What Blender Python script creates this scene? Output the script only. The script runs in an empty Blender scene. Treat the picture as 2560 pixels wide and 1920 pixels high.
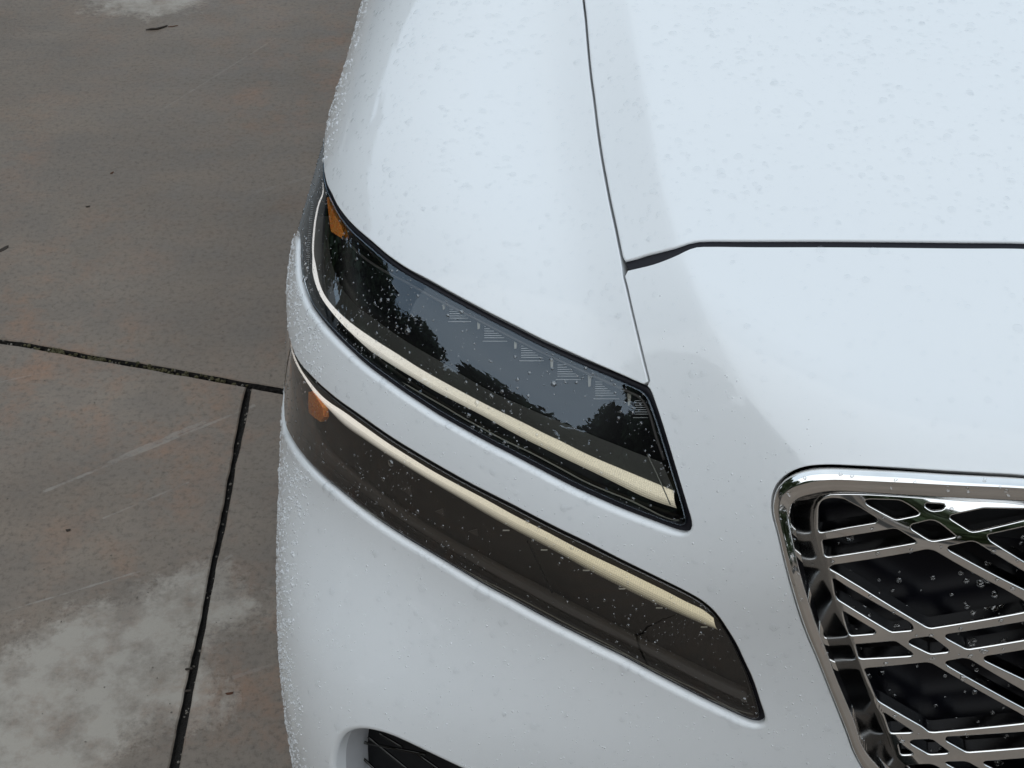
import bpy, math, random
import numpy as np
from mathutils.geometry import delaunay_2d_cdt
from mathutils import Vector
rng = np.random.default_rng(7)
random.seed(7)
R = math.radians
S = bpy.context.scene
COL = S.collection

# ---------------------------------------------------------------- camera, sky, sun, exposure
PITCH = R(40)
FPX = 3516.0
CAM = np.array([-0.74, -0.87, 1.655])
cd = bpy.data.cameras.new('camera'); cam = bpy.data.objects.new('camera', cd); COL.objects.link(cam)
cam.location = CAM; cam.rotation_euler = (R(90) - PITCH, 0, 0)
cd.sensor_width = 36; cd.lens = 36 * FPX / 2560; cd.clip_start = .05; cd.clip_end = 2000
S.camera = cam
SUN_EL, SUN_AZ = R(40), R(-25)          # azimuth from -Y (front of the car) towards -X
world = bpy.data.worlds.new('World'); S.world = world; world.use_nodes = True
wn = world.node_tree; wn.nodes.clear()
def N(t, typ, **kw):
    n = t.nodes.new(typ)
    for k, v in kw.items():
        if k in n.inputs.keys() if isinstance(k, str) else False: n.inputs[k].default_value = v
        else: setattr(n, k, v)
    return n
sky = wn.nodes.new('ShaderNodeTexSky'); sky.sky_type = 'NISHITA'; sky.sun_disc = False
sky.sun_elevation = SUN_EL; sky.sun_rotation = math.pi - SUN_AZ
sky.air_density = 1.0; sky.dust_density = 2.0
tc = wn.nodes.new('ShaderNodeTexCoord')
mp = wn.nodes.new('ShaderNodeMapping'); mp.inputs['Scale'].default_value = (1, 1, 2.2)
nz = wn.nodes.new('ShaderNodeTexNoise'); nz.inputs['Scale'].default_value = 2.2; nz.inputs['Detail'].default_value = 6; nz.inputs['Roughness'].default_value = .55
rmp = wn.nodes.new('ShaderNodeValToRGB')
CL = 11.5
rmp.color_ramp.elements[0].position = .32; rmp.color_ramp.elements[0].color = (CL*.62, CL*.75, CL*.88, 1)
rmp.color_ramp.elements[1].position = .68; rmp.color_ramp.elements[1].color = (CL*.80, CL*.90, CL*.98, 1)
mx = wn.nodes.new('ShaderNodeMix'); mx.data_type = 'RGBA'; mx.inputs[0].default_value = .88
bg = wn.nodes.new('ShaderNodeBackground'); bg.inputs['Strength'].default_value = .1
wo = wn.nodes.new('ShaderNodeOutputWorld')
L = wn.links.new
L(tc.outputs['Generated'], mp.inputs[0]); L(mp.outputs[0], nz.inputs['Vector']); L(nz.outputs[0], rmp.inputs[0])
# overcast luminance: horizon slightly brighter than overhead, to lift upright faces
sxyz = wn.nodes.new('ShaderNodeSeparateXYZ'); L(tc.outputs['Generated'], sxyz.inputs[0])
hor_gain = wn.nodes.new('ShaderNodeMapRange'); hor_gain.inputs[1].default_value = -.05; hor_gain.inputs[2].default_value = 1; hor_gain.inputs[3].default_value = 1.10; hor_gain.inputs[4].default_value = 1.0
L(sxyz.outputs[2], hor_gain.inputs[0])
cmul = wn.nodes.new('ShaderNodeMix'); cmul.data_type = 'RGBA'; cmul.blend_type = 'MULTIPLY'; cmul.inputs[0].default_value = 1
L(rmp.outputs[0], cmul.inputs[6]); L(hor_gain.outputs[0], cmul.inputs[7])
L(sky.outputs[0], mx.inputs[6]); L(cmul.outputs[2], mx.inputs[7]); L(mx.outputs[2], bg.inputs[0]); L(bg.outputs[0], wo.inputs[0])
sd = bpy.data.lights.new('sun', 'SUN'); sd.energy = .95; sd.angle = R(110); sd.color = (1, .96, .9)
sun = bpy.data.objects.new('sun', sd); COL.objects.link(sun)
sdir = Vector((math.cos(SUN_EL)*math.sin(SUN_AZ), -math.cos(SUN_EL)*math.cos(SUN_AZ), math.sin(SUN_EL)))
sun.rotation_euler = sdir.to_track_quat('Z', 'Y').to_euler(); sun.location = sdir*20
S.view_settings.view_transform = 'Standard'; S.view_settings.look = 'None'
S.view_settings.exposure = 0.0; S.view_settings.gamma = 1.0
S.render.engine = 'CYCLES'
S.cycles.max_bounces = 10; S.cycles.transparent_max_bounces = 16; S.cycles.transmission_bounces = 6; S.cycles.glossy_bounces = 5
S.cycles.use_denoising = True
S.cycles.sample_clamp_indirect = 6

# ---------------------------------------------------------------- object helpers
def tag(o, label=None, cat=None, group=None, kind=None):
    if label: o['label'] = label
    if cat: o['category'] = cat
    if group: o['group'] = group
    if kind: o['kind'] = kind
    return o
def empty(name, loc):
    o = bpy.data.objects.new(name, None); COL.objects.link(o); o.location = loc; return o
def mesh_obj(name, V, Fc, mat, parent=None, normals=None, smooth=True, uv=None):
    me = bpy.data.meshes.new(name)
    me.from_pydata([tuple(v) for v in np.asarray(V, float).tolist()], [], [tuple(f) for f in (Fc.tolist() if hasattr(Fc, 'tolist') else Fc)])
    me.update()
    if smooth: me.polygons.foreach_set('use_smooth', [True]*len(me.polygons))
    if uv is not None:
        l = me.uv_layers.new(name='UVMap'); idx = np.zeros(len(me.loops), int); me.loops.foreach_get('vertex_index', idx)
        l.data.foreach_set('uv', np.asarray(uv, float)[idx].ravel())
    if normals is not None:
        me.normals_split_custom_set_from_vertices([tuple(n) for n in np.asarray(normals, float).tolist()])
    for m in (mat if isinstance(mat, list) else [mat]): me.materials.append(m)
    o = bpy.data.objects.new(name, me); COL.objects.link(o)
    if parent is not None:
        o.parent = parent
        p = parent; off = Vector((0, 0, 0))
        while p is not None: off += p.location; p = p.parent
        o.location = -off
    return o

# ---------------------------------------------------------------- materials
MATS = {}
def mat(name):
    m = bpy.data.materials.new(name); m.use_nodes = True; MATS[name] = m
    t = m.node_tree; return m, t, t.nodes['Principled BSDF'], t.nodes['Material Output']
def lk(t, a, b): t.links.new(a, b)
def noise(t, scale, detail=4, rough=.5, vec=None, dist=0):
    n = t.nodes.new('ShaderNodeTexNoise'); n.inputs['Scale'].default_value = scale; n.inputs['Detail'].default_value = detail
    n.inputs['Roughness'].default_value = rough; n.inputs['Distortion'].default_value = dist
    if vec is not None: lk(t, vec, n.inputs['Vector'])
    return n.outputs[0]
def ramp(t, fac, stops):
    r = t.nodes.new('ShaderNodeValToRGB'); e = r.color_ramp.elements
    while len(e) < len(stops): e.new(.5)
    for i, (p, c) in enumerate(stops):
        e[i].position = p; e[i].color = (c, c, c, 1) if np.isscalar(c) else tuple(c) + (1,)
    lk(t, fac, r.inputs[0]); return r.outputs[0]
def mth(t, op, a, b=None, c=None):
    n = t.nodes.new('ShaderNodeMath'); n.operation = op
    for i, v in enumerate((a, b, c)):
        if v is None: continue
        if isinstance(v, (int, float)): n.inputs[i].default_value = v
        else: lk(t, v, n.inputs[i])
    return n.outputs[0]
def mixc(t, fac, a, b, mode='MIX'):
    n = t.nodes.new('ShaderNodeMix'); n.data_type = 'RGBA'; n.blend_type = mode
    for i, v in ((0, fac), (6, a), (7, b)):
        if isinstance(v, (int, float)): n.inputs[i].default_value = v
        elif isinstance(v, tuple): n.inputs[i].default_value = v + (1,)
        else: lk(t, v, n.inputs[i])
    return n.outputs[2]
def bump(t, h, dist, strength=1, nrm=None):
    b = t.nodes.new('ShaderNodeBump'); b.inputs['Distance'].default_value = dist; b.inputs['Strength'].default_value = strength
    lk(t, h, b.inputs['Height'])
    return b.outputs[0]
def simple(name, col, rough=.5, metal=0, coat=0, spec=.5, bumpy=None):
    m, t, p, o = mat(name)
    geo = t.nodes.new('ShaderNodeNewGeometry')
    n = noise(t, 60, 3, vec=geo.outputs['Position'])
    c = mixc(t, n, tuple(x*.9 for x in col), tuple(min(1, x*1.08) for x in col))
    lk(t, c, p.inputs['Base Color'])
    p.inputs['Roughness'].default_value = rough; p.inputs['Metallic'].default_value = metal
    p.inputs['Coat Weight'].default_value = coat; p.inputs['Coat Roughness'].default_value = .03
    p.inputs['Specular IOR Level'].default_value = spec
    if bumpy:
        h = noise(t, bumpy[0], 3, vec=geo.outputs['Position']); lk(t, bump(t, h, bumpy[1]), p.inputs['Normal'])
    return m
def paint():
    m, t, p, o = mat('white_paint')
    geo = t.nodes.new('ShaderNodeNewGeometry')
    n = noise(t, 3, 4, vec=geo.outputs['Position'])
    lk(t, mixc(t, n, (.775, .785, .79), (.80, .805, .805)), p.inputs['Base Color'])
    p.inputs['Roughness'].default_value = .45; p.inputs['Specular IOR Level'].default_value = .3
    p.inputs['Coat Weight'].default_value = 1; p.inputs['Coat IOR'].default_value = 1.5
    # thin film of water and drying marks break the gloss up a little
    w = noise(t, 140, 3, .6, vec=geo.outputs['Position'])
    lk(t, ramp(t, w, [(.45, .02), (.75, .10)]), p.inputs['Coat Roughness'])
    h = noise(t, 900, 2, vec=geo.outputs['Position'])
    lk(t, bump(t, h, .00002, .35), p.inputs['Coat Normal'])
    return m
paint()
simple('black_rubber', (.008, .007, .011), .5, spec=.3)
simple('black_gloss', (.004, .004, .006), .28, spec=.12)
simple('black_matte', (.006, .006, .007), .6, spec=.25)
simple('housing_black', (.007, .007, .008), .3, spec=.15)
simple('housing_grey', (.12, .118, .105), .42)
simple('housing_brown', (.038, .034, .031), .42)
simple('housing_band', (.085, .076, .070), .45)
simple('trim_line', (.32, .32, .28), .3, metal=.3)
simple('chrome', (.90, .885, .865), .05, metal=1)
simple('dark_chrome', (.055, .054, .052), .14, metal=1)
simple('tyre_rubber', (.02, .02, .02), .8)
simple('alloy', (.5, .5, .5), .3, metal=1)
simple('cabin_glass', (.01, .012, .014), .04, coat=.5)
simple('twig_brown', (.035, .025, .018), .8, bumpy=(400, .001))
simple('leaf_brown', (.10, .035, .015), .7)
simple('moss_green', (.07, .06, .025), .9, bumpy=(300, .004))
simple('grit', (.16, .14, .115), .8)
simple('galvanised', (.25, .26, .27), .5, metal=.6)
simple('rib_grey', (.75, .77, .76), .35)
simple('shaded_paint', (.40, .40, .41), .5)  # body paint of the intake wall, its shade put into the grey
simple('tick_beige', (.42, .40, .33), .5)

def glassy(name, tint, boost, base=0, gc=(.74, .87, 1.0)):
    m, t, p, o = mat(name); t.nodes.remove(p)
    tr = t.nodes.new('ShaderNodeBsdfTransparent'); tr.inputs[0].default_value = tint + (1,)
    gl = t.nodes.new('ShaderNodeBsdfGlossy'); gl.inputs['Roughness'].default_value = .012; gl.inputs[0].default_value = gc + (1,)
    fr = t.nodes.new('ShaderNodeFresnel'); fr.inputs['IOR'].default_value = 1.52
    geo = t.nodes.new('ShaderNodeNewGeometry')
    h = noise(t, 9, 1, vec=geo.outputs['Position'])
    lk(t, bump(t, h, .0004, .3), gl.inputs['Normal'])
    f = mth(t, 'MINIMUM', mth(t, 'MULTIPLY_ADD', fr.outputs[0], boost, base), 1.0)
    ms = t.nodes.new('ShaderNodeMixShader'); lk(t, f, ms.inputs[0]); lk(t, tr.outputs[0], ms.inputs[1]); lk(t, gl.outputs[0], ms.inputs[2])
    lk(t, ms.outputs[0], o.inputs[0]); return m
glassy('clear_lens', (.93, .93, .93), 1.95, .0)
glassy('smoked_lens', (.90, .87, .84), 1.95, .0, (.92, .93, .94))

m, t, p, o = mat('water'); t.nodes.remove(p)
geo = t.nodes.new('ShaderNodeNewGeometry')
tr = t.nodes.new('ShaderNodeBsdfTransparent'); tr.inputs[0].default_value = (.996, .998, 1, 1)
gl = t.nodes.new('ShaderNodeBsdfGlossy'); gl.inputs['Roughness'].default_value = .03
fr = t.nodes.new('ShaderNodeFresnel'); fr.inputs['IOR'].default_value = 1.33
f = mth(t, 'MINIMUM', mth(t, 'MULTIPLY_ADD', fr.outputs[0], 1.0, .0), .22)
ms = t.nodes.new('ShaderNodeMixShader'); lk(t, f, ms.inputs[0]); lk(t, tr.outputs[0], ms.inputs[1]); lk(t, gl.outputs[0], ms.inputs[2]); lk(t, ms.outputs[0], o.inputs[0])

m, t, p, o = mat('water_on_dark'); t.nodes.remove(p)
geo = t.nodes.new('ShaderNodeNewGeometry')
tr = t.nodes.new('ShaderNodeBsdfTransparent'); tr.inputs[0].default_value = (.97, .97, .97, 1)
gl = t.nodes.new('ShaderNodeBsdfGlossy'); gl.inputs['Roughness'].default_value = .03
fr = t.nodes.new('ShaderNodeFresnel'); fr.inputs['IOR'].default_value = 1.33
f = mth(t, 'MINIMUM', mth(t, 'MULTIPLY_ADD', fr.outputs[0], 2.8, .12), .95)
ms = t.nodes.new('ShaderNodeMixShader'); lk(t, f, ms.inputs[0]); lk(t, tr.outputs[0], ms.inputs[1]); lk(t, gl.outputs[0], ms.inputs[2]); lk(t, ms.outputs[0], o.inputs[0])

# round beads on steep paint: white diffuse stands in for the light they gather
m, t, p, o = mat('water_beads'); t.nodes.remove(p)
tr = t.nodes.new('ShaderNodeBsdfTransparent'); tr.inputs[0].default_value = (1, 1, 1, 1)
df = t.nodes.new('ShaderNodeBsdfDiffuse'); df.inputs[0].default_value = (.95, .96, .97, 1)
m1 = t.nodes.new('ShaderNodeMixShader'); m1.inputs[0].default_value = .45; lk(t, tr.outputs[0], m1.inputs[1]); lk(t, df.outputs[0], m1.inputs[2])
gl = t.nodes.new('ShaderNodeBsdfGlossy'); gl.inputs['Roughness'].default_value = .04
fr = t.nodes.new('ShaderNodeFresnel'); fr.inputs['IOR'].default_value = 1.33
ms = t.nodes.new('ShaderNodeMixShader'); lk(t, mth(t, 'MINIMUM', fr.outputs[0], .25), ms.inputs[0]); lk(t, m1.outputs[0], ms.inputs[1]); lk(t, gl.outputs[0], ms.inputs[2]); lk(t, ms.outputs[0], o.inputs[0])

m, t, p, o = mat('amber_plastic')
geo = t.nodes.new('ShaderNodeNewGeometry')
v = t.nodes.new('ShaderNodeTexVoronoi'); v.inputs['Scale'].default_value = 420; lk(t, geo.outputs['Position'], v.inputs['Vector'])
lk(t, mixc(t, ramp(t, v.outputs['Distance'], [(.1, 1), (.6, 0)]), (.95, .24, .02), (1.0, .50, .07)), p.inputs['Base Color'])
p.inputs['Roughness'].default_value = .3; lk(t, bump(t, v.outputs['Distance'], .001), p.inputs['Normal'])

def bar_mat(name, cool, warm, rib, fade, em=(1.25, .78)):
    m, t, p, o = mat(name)
    uv = t.nodes.new('ShaderNodeUVMap'); uv.uv_map = 'UVMap'
    sp = t.nodes.new('ShaderNodeSeparateXYZ'); lk(t, uv.outputs[0], sp.inputs[0])
    u, v = sp.outputs[0], sp.outputs[1]
    geo = t.nodes.new('ShaderNodeNewGeometry')
    a = mth(t, 'SINE', mth(t, 'MULTIPLY', u, 2*math.pi/.0021))
    b = mth(t, 'SINE', mth(t, 'MULTIPLY', v, rib))
    ab = mth(t, 'MULTIPLY', a, b)
    n = noise(t, 1500, 3, .6, vec=geo.outputs['Position'])
    h = mth(t, 'ADD', mth(t, 'MULTIPLY', ab, .5), mth(t, 'MULTIPLY', n, 1.4))
    lk(t, bump(t, h, .0007, .8), p.inputs['Normal'])
    # the moulded light guide yellows towards its inner end
    c = mixc(t, ramp(t, mth(t, 'MULTIPLY', u, 1.6), [(.25, 0), (.8, 1)]), cool, warm)
    g = ramp(t, n, [(.38, .72), (.60, 1.0)])
    c = mixc(t, 1.0, c, g, 'MULTIPLY')
    rows = ramp(t, b, [(.2, .80), (.7, 1.0)])
    c = mixc(t, ramp(t, v, [(.45, 0), (.75, .8)]), c, mixc(t, 1.0, c, rows, 'MULTIPLY'))
    c = mixc(t, 1.0, c, ramp(t, v, fade), 'MULTIPLY'); c = mixc(t, ramp(t, a, [(.30, .16), (.55, 0)]), c, (.25, .24, .22))
    lk(t, c, p.inputs['Base Color'])
    p.inputs['Metallic'].default_value = .45; p.inputs['Roughness'].default_value = .25
    lk(t, c, p.inputs['Emission Color']); lk(t, mth(t, 'ADD', mth(t, 'MULTIPLY', ramp(t, mth(t, 'MULTIPLY', u, 1.6), [(.2, 1), (.75, 0)]), em[0]-em[1]), em[1]), p.inputs['Emission Strength'])      # glow added to brighten the bar, stronger towards its outer end
    return m
bar_mat('light_bar_upper', (.93, .92, .90), (.84, .78, .60), 60, [(0, .8), (.08, 1), (.58, 1), (.65, .68), (.70, .95), (.76, .5), (.82, .88), (.88, .38), (.94, .6), (1, .2)])
bar_mat('light_bar_lower', (.93, .92, .88), (.84, .79, .58), 46, [(0, .9), (.08, 1), (.36, 1), (.42, .62), (.47, .9), (.53, .5), (.60, .75), (.67, .36), (.74, .52), (.82, .22), (1, .08)])

# ---------------------------------------------------------------- body surface (implicit), rays
fv = np.array([0, math.cos(PITCH), -math.sin(PITCH)]); uvv = np.array([0, math.sin(PITCH), math.cos(PITCH)])
def ray(px, py):
    px = np.asarray(px, float); py = np.asarray(py, float)
    d = fv + ((px-1280)/FPX)[..., None]*np.array([1., 0, 0]) - ((py-960)/FPX)[..., None]*uvv
    return d/np.linalg.norm(d, axis=-1, keepdims=True)
def proj(P):
    q = np.asarray(P) - CAM; d = q @ fv
    return np.stack([1280+FPX*q[..., 0]/d, 960-FPX*(q @ uvv)/d], -1)
def ground(px, py):
    d = ray(px, py); return CAM + d*(-CAM[2]/d[..., 2])[..., None]
def smax(a, b, k):
    h = np.clip(.5+.5*(a-b)/k, 0, 1)
    return b*(1-h)+a*h+k*h*(1-h)
_PC = {}
def pch(x, xs, ys):
    kk = (id(xs), len(xs))
    if isinstance(xs, list) and kk in _PC: xs, ys, m = _PC[kk][:3]
    else:
        src = (xs, ys); xs = np.asarray(xs, float); ys = np.asarray(ys, float); m = np.gradient(ys, xs)
        _PC[kk] = (xs, ys, m, src)
    x = np.asarray(x, float); xc = np.clip(x, xs[0], xs[-1])
    i = np.clip(np.searchsorted(xs, xc)-1, 0, len(xs)-2); h = xs[i+1]-xs[i]; t = (xc-xs[i])/h
    r = ys[i]*(2*t**3-3*t**2+1)+h*m[i]*(t**3-2*t**2+t)+ys[i+1]*(3*t**2-2*t**3)+h*m[i+1]*(t**3-t**2)
    return r+np.where(x < xs[0], (x-xs[0])*m[0], 0)+np.where(x > xs[-1], (x-xs[-1])*m[-1], 0)
HY = [-.25, -.05, .17, .5, 1.0, 1.5]; HZ = [.86, .945, .995, 1.047, 1.12, 1.165]
KB = .20; Y0 = -.16
CZZ = [.1, .3, .54, .67, .8, .95, 1.1]; WZZ = [0, .3, .55, .7, .85, .95, 1.05, 1.2]
CZ = [.07, .10, .20, .335, .385, .41, .42]; WZ = [.95, .985, .993, .991, .975, .962, .92, .86]
# character line along the hood: X (half width) of the crease as a function of y, and of the hood-to-fender joint
CRY = [-.08, -.02, .05, .17, .35, .60, 1.3]; CRX = [.5, .545, .575, .600, .612, .625, .66]
def sstep(x, a, b):
    t = np.clip((x-a)/(b-a), 0, 1); return t*t*(3-2*t)
def soft(x, w):   # smooth max(x,0)
    return .5*(x+np.sqrt(x*x+w*w))
def F(P):
    X = np.sqrt(P[..., 0]**2+1e-4); y = P[..., 1]; z = P[..., 2]
    H = pch(y, HY, HZ)-.07*X**2
    q = X-pch(y, CRY, CRX)
    dip = (soft(q, .004)-soft(q-.085, .03)*1.35+soft(q-.20, .06)*.35)   # outboard of the crease the sheet falls, then the fender rises again
    H = H-.50*dip*sstep(y, -.16, .02)*(1-.55*sstep(y, .28, .65))
    top = (z-H)*.96
    c = pch(np.clip(z, .1, 1.1), CZZ, CZ)
    front = (Y0+c*X**2.93-y)+.25*np.clip(.62-z, 0, None)**2
    front = front/np.sqrt(1+(c*2.93*X**1.93)**2)
    Wd = pch(np.clip(z, 0, 1.2), WZZ, WZ)
    side = X-Wd+.09*np.clip(y-.4, 0, .5)
    return smax(top, smax(front, side, .13), .09+(KB-.09)*sstep(X, .42, .68))
def grad(P, e=2e-4):
    P = np.asarray(P, float)
    g = np.stack([F(P+np.eye(3)[k]*e)-F(P-np.eye(3)[k]*e) for k in range(3)], -1)
    return g/np.linalg.norm(g, axis=-1, keepdims=True)
def march(O, D, lev=0., t0=.4, t1=3.0, n=260):
    """first crossing of F = -lev along rays from outside"""
    D = np.asarray(D, float); sh = D.shape[:-1]; D = D.reshape(-1, 3); O = np.broadcast_to(O, D.shape)
    lev = np.broadcast_to(lev, sh).reshape(-1)
    t = np.full(len(D), t0); done = np.zeros(len(D), bool); st = (t1-t0)/n
    best = np.full(len(D), 1e9); tb = t.copy()
    for i in range(n):
        f = F(O+D*t[:, None])+lev
        m = (f < best) & ~done; best = np.where(m, f, best); tb = np.where(m, t, tb)
        done |= f < 0
        if done.all(): break
        t = np.where(done, t, t+st)
    lo = t-st; hi = t.copy()
    for i in range(26):
        md = (lo+hi)/2; f = F(O+D*md[:, None])+lev; lo = np.where(f < 0, lo, md); hi = np.where(f < 0, md, hi)
    tt = np.where(done, hi, tb)          # rays just missing the silhouette snap to the nearest approach
    return (O+D*tt[:, None]).reshape(sh+(3,)), done.reshape(sh)
def push(P, lev=0., it=3):
    P = np.array(P, float)
    for _ in range(it):
        g = grad(P); P = P-g*(F(P)+lev)[..., None]
    return P
def bis(mk, lo, hi, n, out_low):
    """bisect for F=0 along a coordinate; out_low: F>0 at the low end"""
    lo = np.full(n, lo); hi = np.full(n, hi)
    for _ in range(26):
        md = (lo+hi)/2; pos = F(mk(md)) > 0; pos = pos if out_low else ~pos
        lo = np.where(pos, md, lo); hi = np.where(pos, hi, md)
    return mk((lo+hi)/2)
def _v(*a): return np.broadcast_arrays(*[np.atleast_1d(np.asarray(q, float)) for q in a])
def side_pts(y, z): y, z = _v(y, z); return bis(lambda x: np.stack([x, y, z], -1), -1.3, -.3, len(y), True)
def top_pts(x, y): x, y = _v(x, y); return bis(lambda z: np.stack([x, y, z], -1), .1, 1.6, len(x), False)
def front_pts(x, z): x, z = _v(x, z); return bis(lambda y: np.stack([x, y, z], -1), -.6, 1.2, len(x), True)
def side_pt(y, z): return side_pts(y, z)[0]
def top_pt(x, y): return top_pts(x, y)[0]
def front_pt(x, z): return front_pts(x, z)[0]
def to3(spec, lev=0.):
    """px pairs, ('s',y,z), ('t',x,y), ('f',x,z) -> points on the body surface (or lev below it)"""
    out = [None]*len(spec); pi = [i for i, s in enumerate(spec) if len(s) == 2]
    if pi:
        P, ok = march(CAM, ray([spec[i][0] for i in pi], [spec[i][1] for i in pi]), lev)
        for k, i in enumerate(pi): out[i] = push(P[k], lev, 2) if not ok[k] else P[k]
    for i, s in enumerate(spec):
        if len(s) == 3:
            q = side_pt(*s[1:]) if s[0] == 's' else top_pt(*s[1:]) if s[0] == 't' else front_pt(*s[1:])
            out[i] = push(q, lev) if lev else q
    return np.array(out)
def cr(P, closed=False, step=.004):
    """centripetal Catmull-Rom through P, resampled evenly"""
    P = np.asarray(P, float); n = len(P); out = []
    if closed: Q = np.vstack([P[-1], P, P[0], P[1]]); m_ = n
    else: Q = np.vstack([2*P[0]-P[1], P, 2*P[-1]-P[-2]]); m_ = n-1
    for i in range(m_):
        p0, p1, p2, p3 = Q[i], Q[i+1], Q[i+2], Q[i+3]
        t1 = max(np.linalg.norm(p1-p0), 1e-7)**.5; t2 = t1+max(np.linalg.norm(p2-p1), 1e-7)**.5; t3 = t2+max(np.linalg.norm(p3-p2), 1e-7)**.5
        t = np.linspace(t1, t2, 12, endpoint=False)[:, None]
        A1 = (t1-t)/t1*p0+t/t1*p1; A2 = (t2-t)/(t2-t1)*p1+(t-t1)/(t2-t1)*p2; A3 = (t3-t)/(t3-t2)*p2+(t-t2)/(t3-t2)*p3
        B1 = (t2-t)/t2*A1+t/t2*A2; B2 = (t3-t)/(t3-t1)*A2+(t-t1)/(t3-t1)*A3
        out.append((t2-t)/(t2-t1)*B1+(t-t1)/(t2-t1)*B2)
    out = np.vstack(out)
    out = np.vstack([out, P[0] if closed else P[-1]])
    s = np.r_[0, np.cumsum(np.linalg.norm(np.diff(out, axis=0), axis=1))]
    k = max(8, int(round(s[-1]/step))); u = np.linspace(0, s[-1], k+1)
    r = np.stack([np.interp(u, s, out[:, j]) for j in range(out.shape[1])], -1)
    return r[:-1] if closed else r
def resample(P, k):
    s = np.r_[0, np.cumsum(np.linalg.norm(np.diff(P, axis=0), axis=1))]; u = np.linspace(0, s[-1], k)
    return np.stack([np.interp(u, s, P[:, j]) for j in range(P.shape[1])], -1)

# stereographic chart of the body seen from a point inside it
CC = np.array([-.35, 1.1, .40]); ax = np.array([-.45, -.75, .55]); ax /= np.linalg.norm(ax)
e1 = np.cross(np.array([0, 0, 1.]), ax); e1 /= np.linalg.norm(e1); e2 = np.cross(ax, e1)
def chart(P):
    d = np.asarray(P)-CC; d = d/np.linalg.norm(d, axis=-1, keepdims=True); w = 1+d@ax
    return np.stack([d@e1/w, d@e2/w], -1)
def unchart(q):
    r2 = (q**2).sum(-1); ca = (1-r2)/(1+r2)
    d = (ax*ca[..., None]+(q[..., 0:1]*e1+q[..., 1:2]*e2)*(2/(1+r2))[..., None])
    lo = np.full(q.shape[:-1], .05); hi = np.full(q.shape[:-1], 2.2)
    for _ in range(30):
        md = (lo+hi)/2; f = F(CC+d*md[..., None]); lo = np.where(f < 0, md, lo); hi = np.where(f < 0, hi, md)
    return CC+d*lo[..., None]
def inside(Q, loops):
    r = np.zeros(len(Q), bool)
    for Lp in loops:
        a = Lp; b = np.roll(Lp, -1, 0)
        for s in range(0, len(Q), 4000):
            x = Q[s:s+4000, 0:1]; y = Q[s:s+4000, 1:2]
            c = ((a[:, 1] > y) != (b[:, 1] > y)) & (x < (b[:, 0]-a[:, 0])*(y-a[:, 1])/(b[:, 1]-a[:, 1]+1e-30)+a[:, 0])
            r[s:s+4000] ^= (c.sum(1) % 2).astype(bool)
    return r
def area2(q): a = q; b = np.roll(q, -1, 0); return .5*(a[:, 0]*b[:, 1]-b[:, 0]*a[:, 1]).sum()
# interior sample points: fine where the photograph looks, coarse elsewhere
g = np.linspace(-1.6, 1.6, 90); GX, GY = np.meshgrid(g, g); coarse = np.stack([GX.ravel(), GY.ravel()], -1)
g = np.linspace(-.62, .95, 270); GX, GY = np.meshgrid(g, g); fine = np.stack([GX.ravel(), GY.ravel()], -1)
def inframe(P, mrg=160):
    p_ = proj(P); return (p_[..., 0] > -mrg) & (p_[..., 0] < 2560+mrg) & (p_[..., 1] > -mrg) & (p_[..., 1] < 1920+mrg)
_c3 = unchart(coarse); _f3 = unchart(fine)
_fin = inframe(_f3); fine = fine[_fin]; _f3 = _f3[_fin]; _co = ~inframe(_c3, 120); coarse = coarse[_co]; _c3 = _c3[_co]
IQ = np.vstack([fine, coarse]); I3 = np.vstack([_f3, _c3])
# extra rows of points along the crease so that it stays crisp
_y = np.arange(-.08, .75, .006)
CREASE = []
for off in (-.012, -.006, -.002, .002, .006, .012):
    CREASE.append(top_pts(-(pch(_y, CRY, CRX)+off), _y))
CREASE = np.vstack(CREASE)
_cq = chart(CREASE)
_d = np.ones(len(IQ), bool)
for s in range(0, len(IQ), 3000):
    dd = np.linalg.norm(I3[s:s+3000, None]-CREASE[None, ::2], axis=-1).min(1); _d[s:s+3000] = dd > .005
IQ = np.vstack([IQ[_d], _cq]); I3 = np.vstack([I3[_d], CREASE])
def frames(Lp, lev=0):
    T = np.roll(Lp, -1, 0)-np.roll(Lp, 1, 0); T /= np.linalg.norm(T, axis=1, keepdims=True)+1e-12
    n = grad(Lp); G = np.cross(T, n); G /= np.linalg.norm(G, axis=1, keepdims=True)+1e-12
    return T, n, G
def orient(Lp, ccw):
    return Lp if (area2(chart(Lp)) > 0) == ccw else Lp[::-1].copy()
def inset(Lp, d):
    """move a loop towards the sheet it bounds (left of travel) by d (scalar or array)"""
    T, n, G = frames(Lp); q = Lp-G*np.asarray(d).reshape(-1, 1)*np.ones((len(Lp), 1))
    return push(q, 0, 2)
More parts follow.
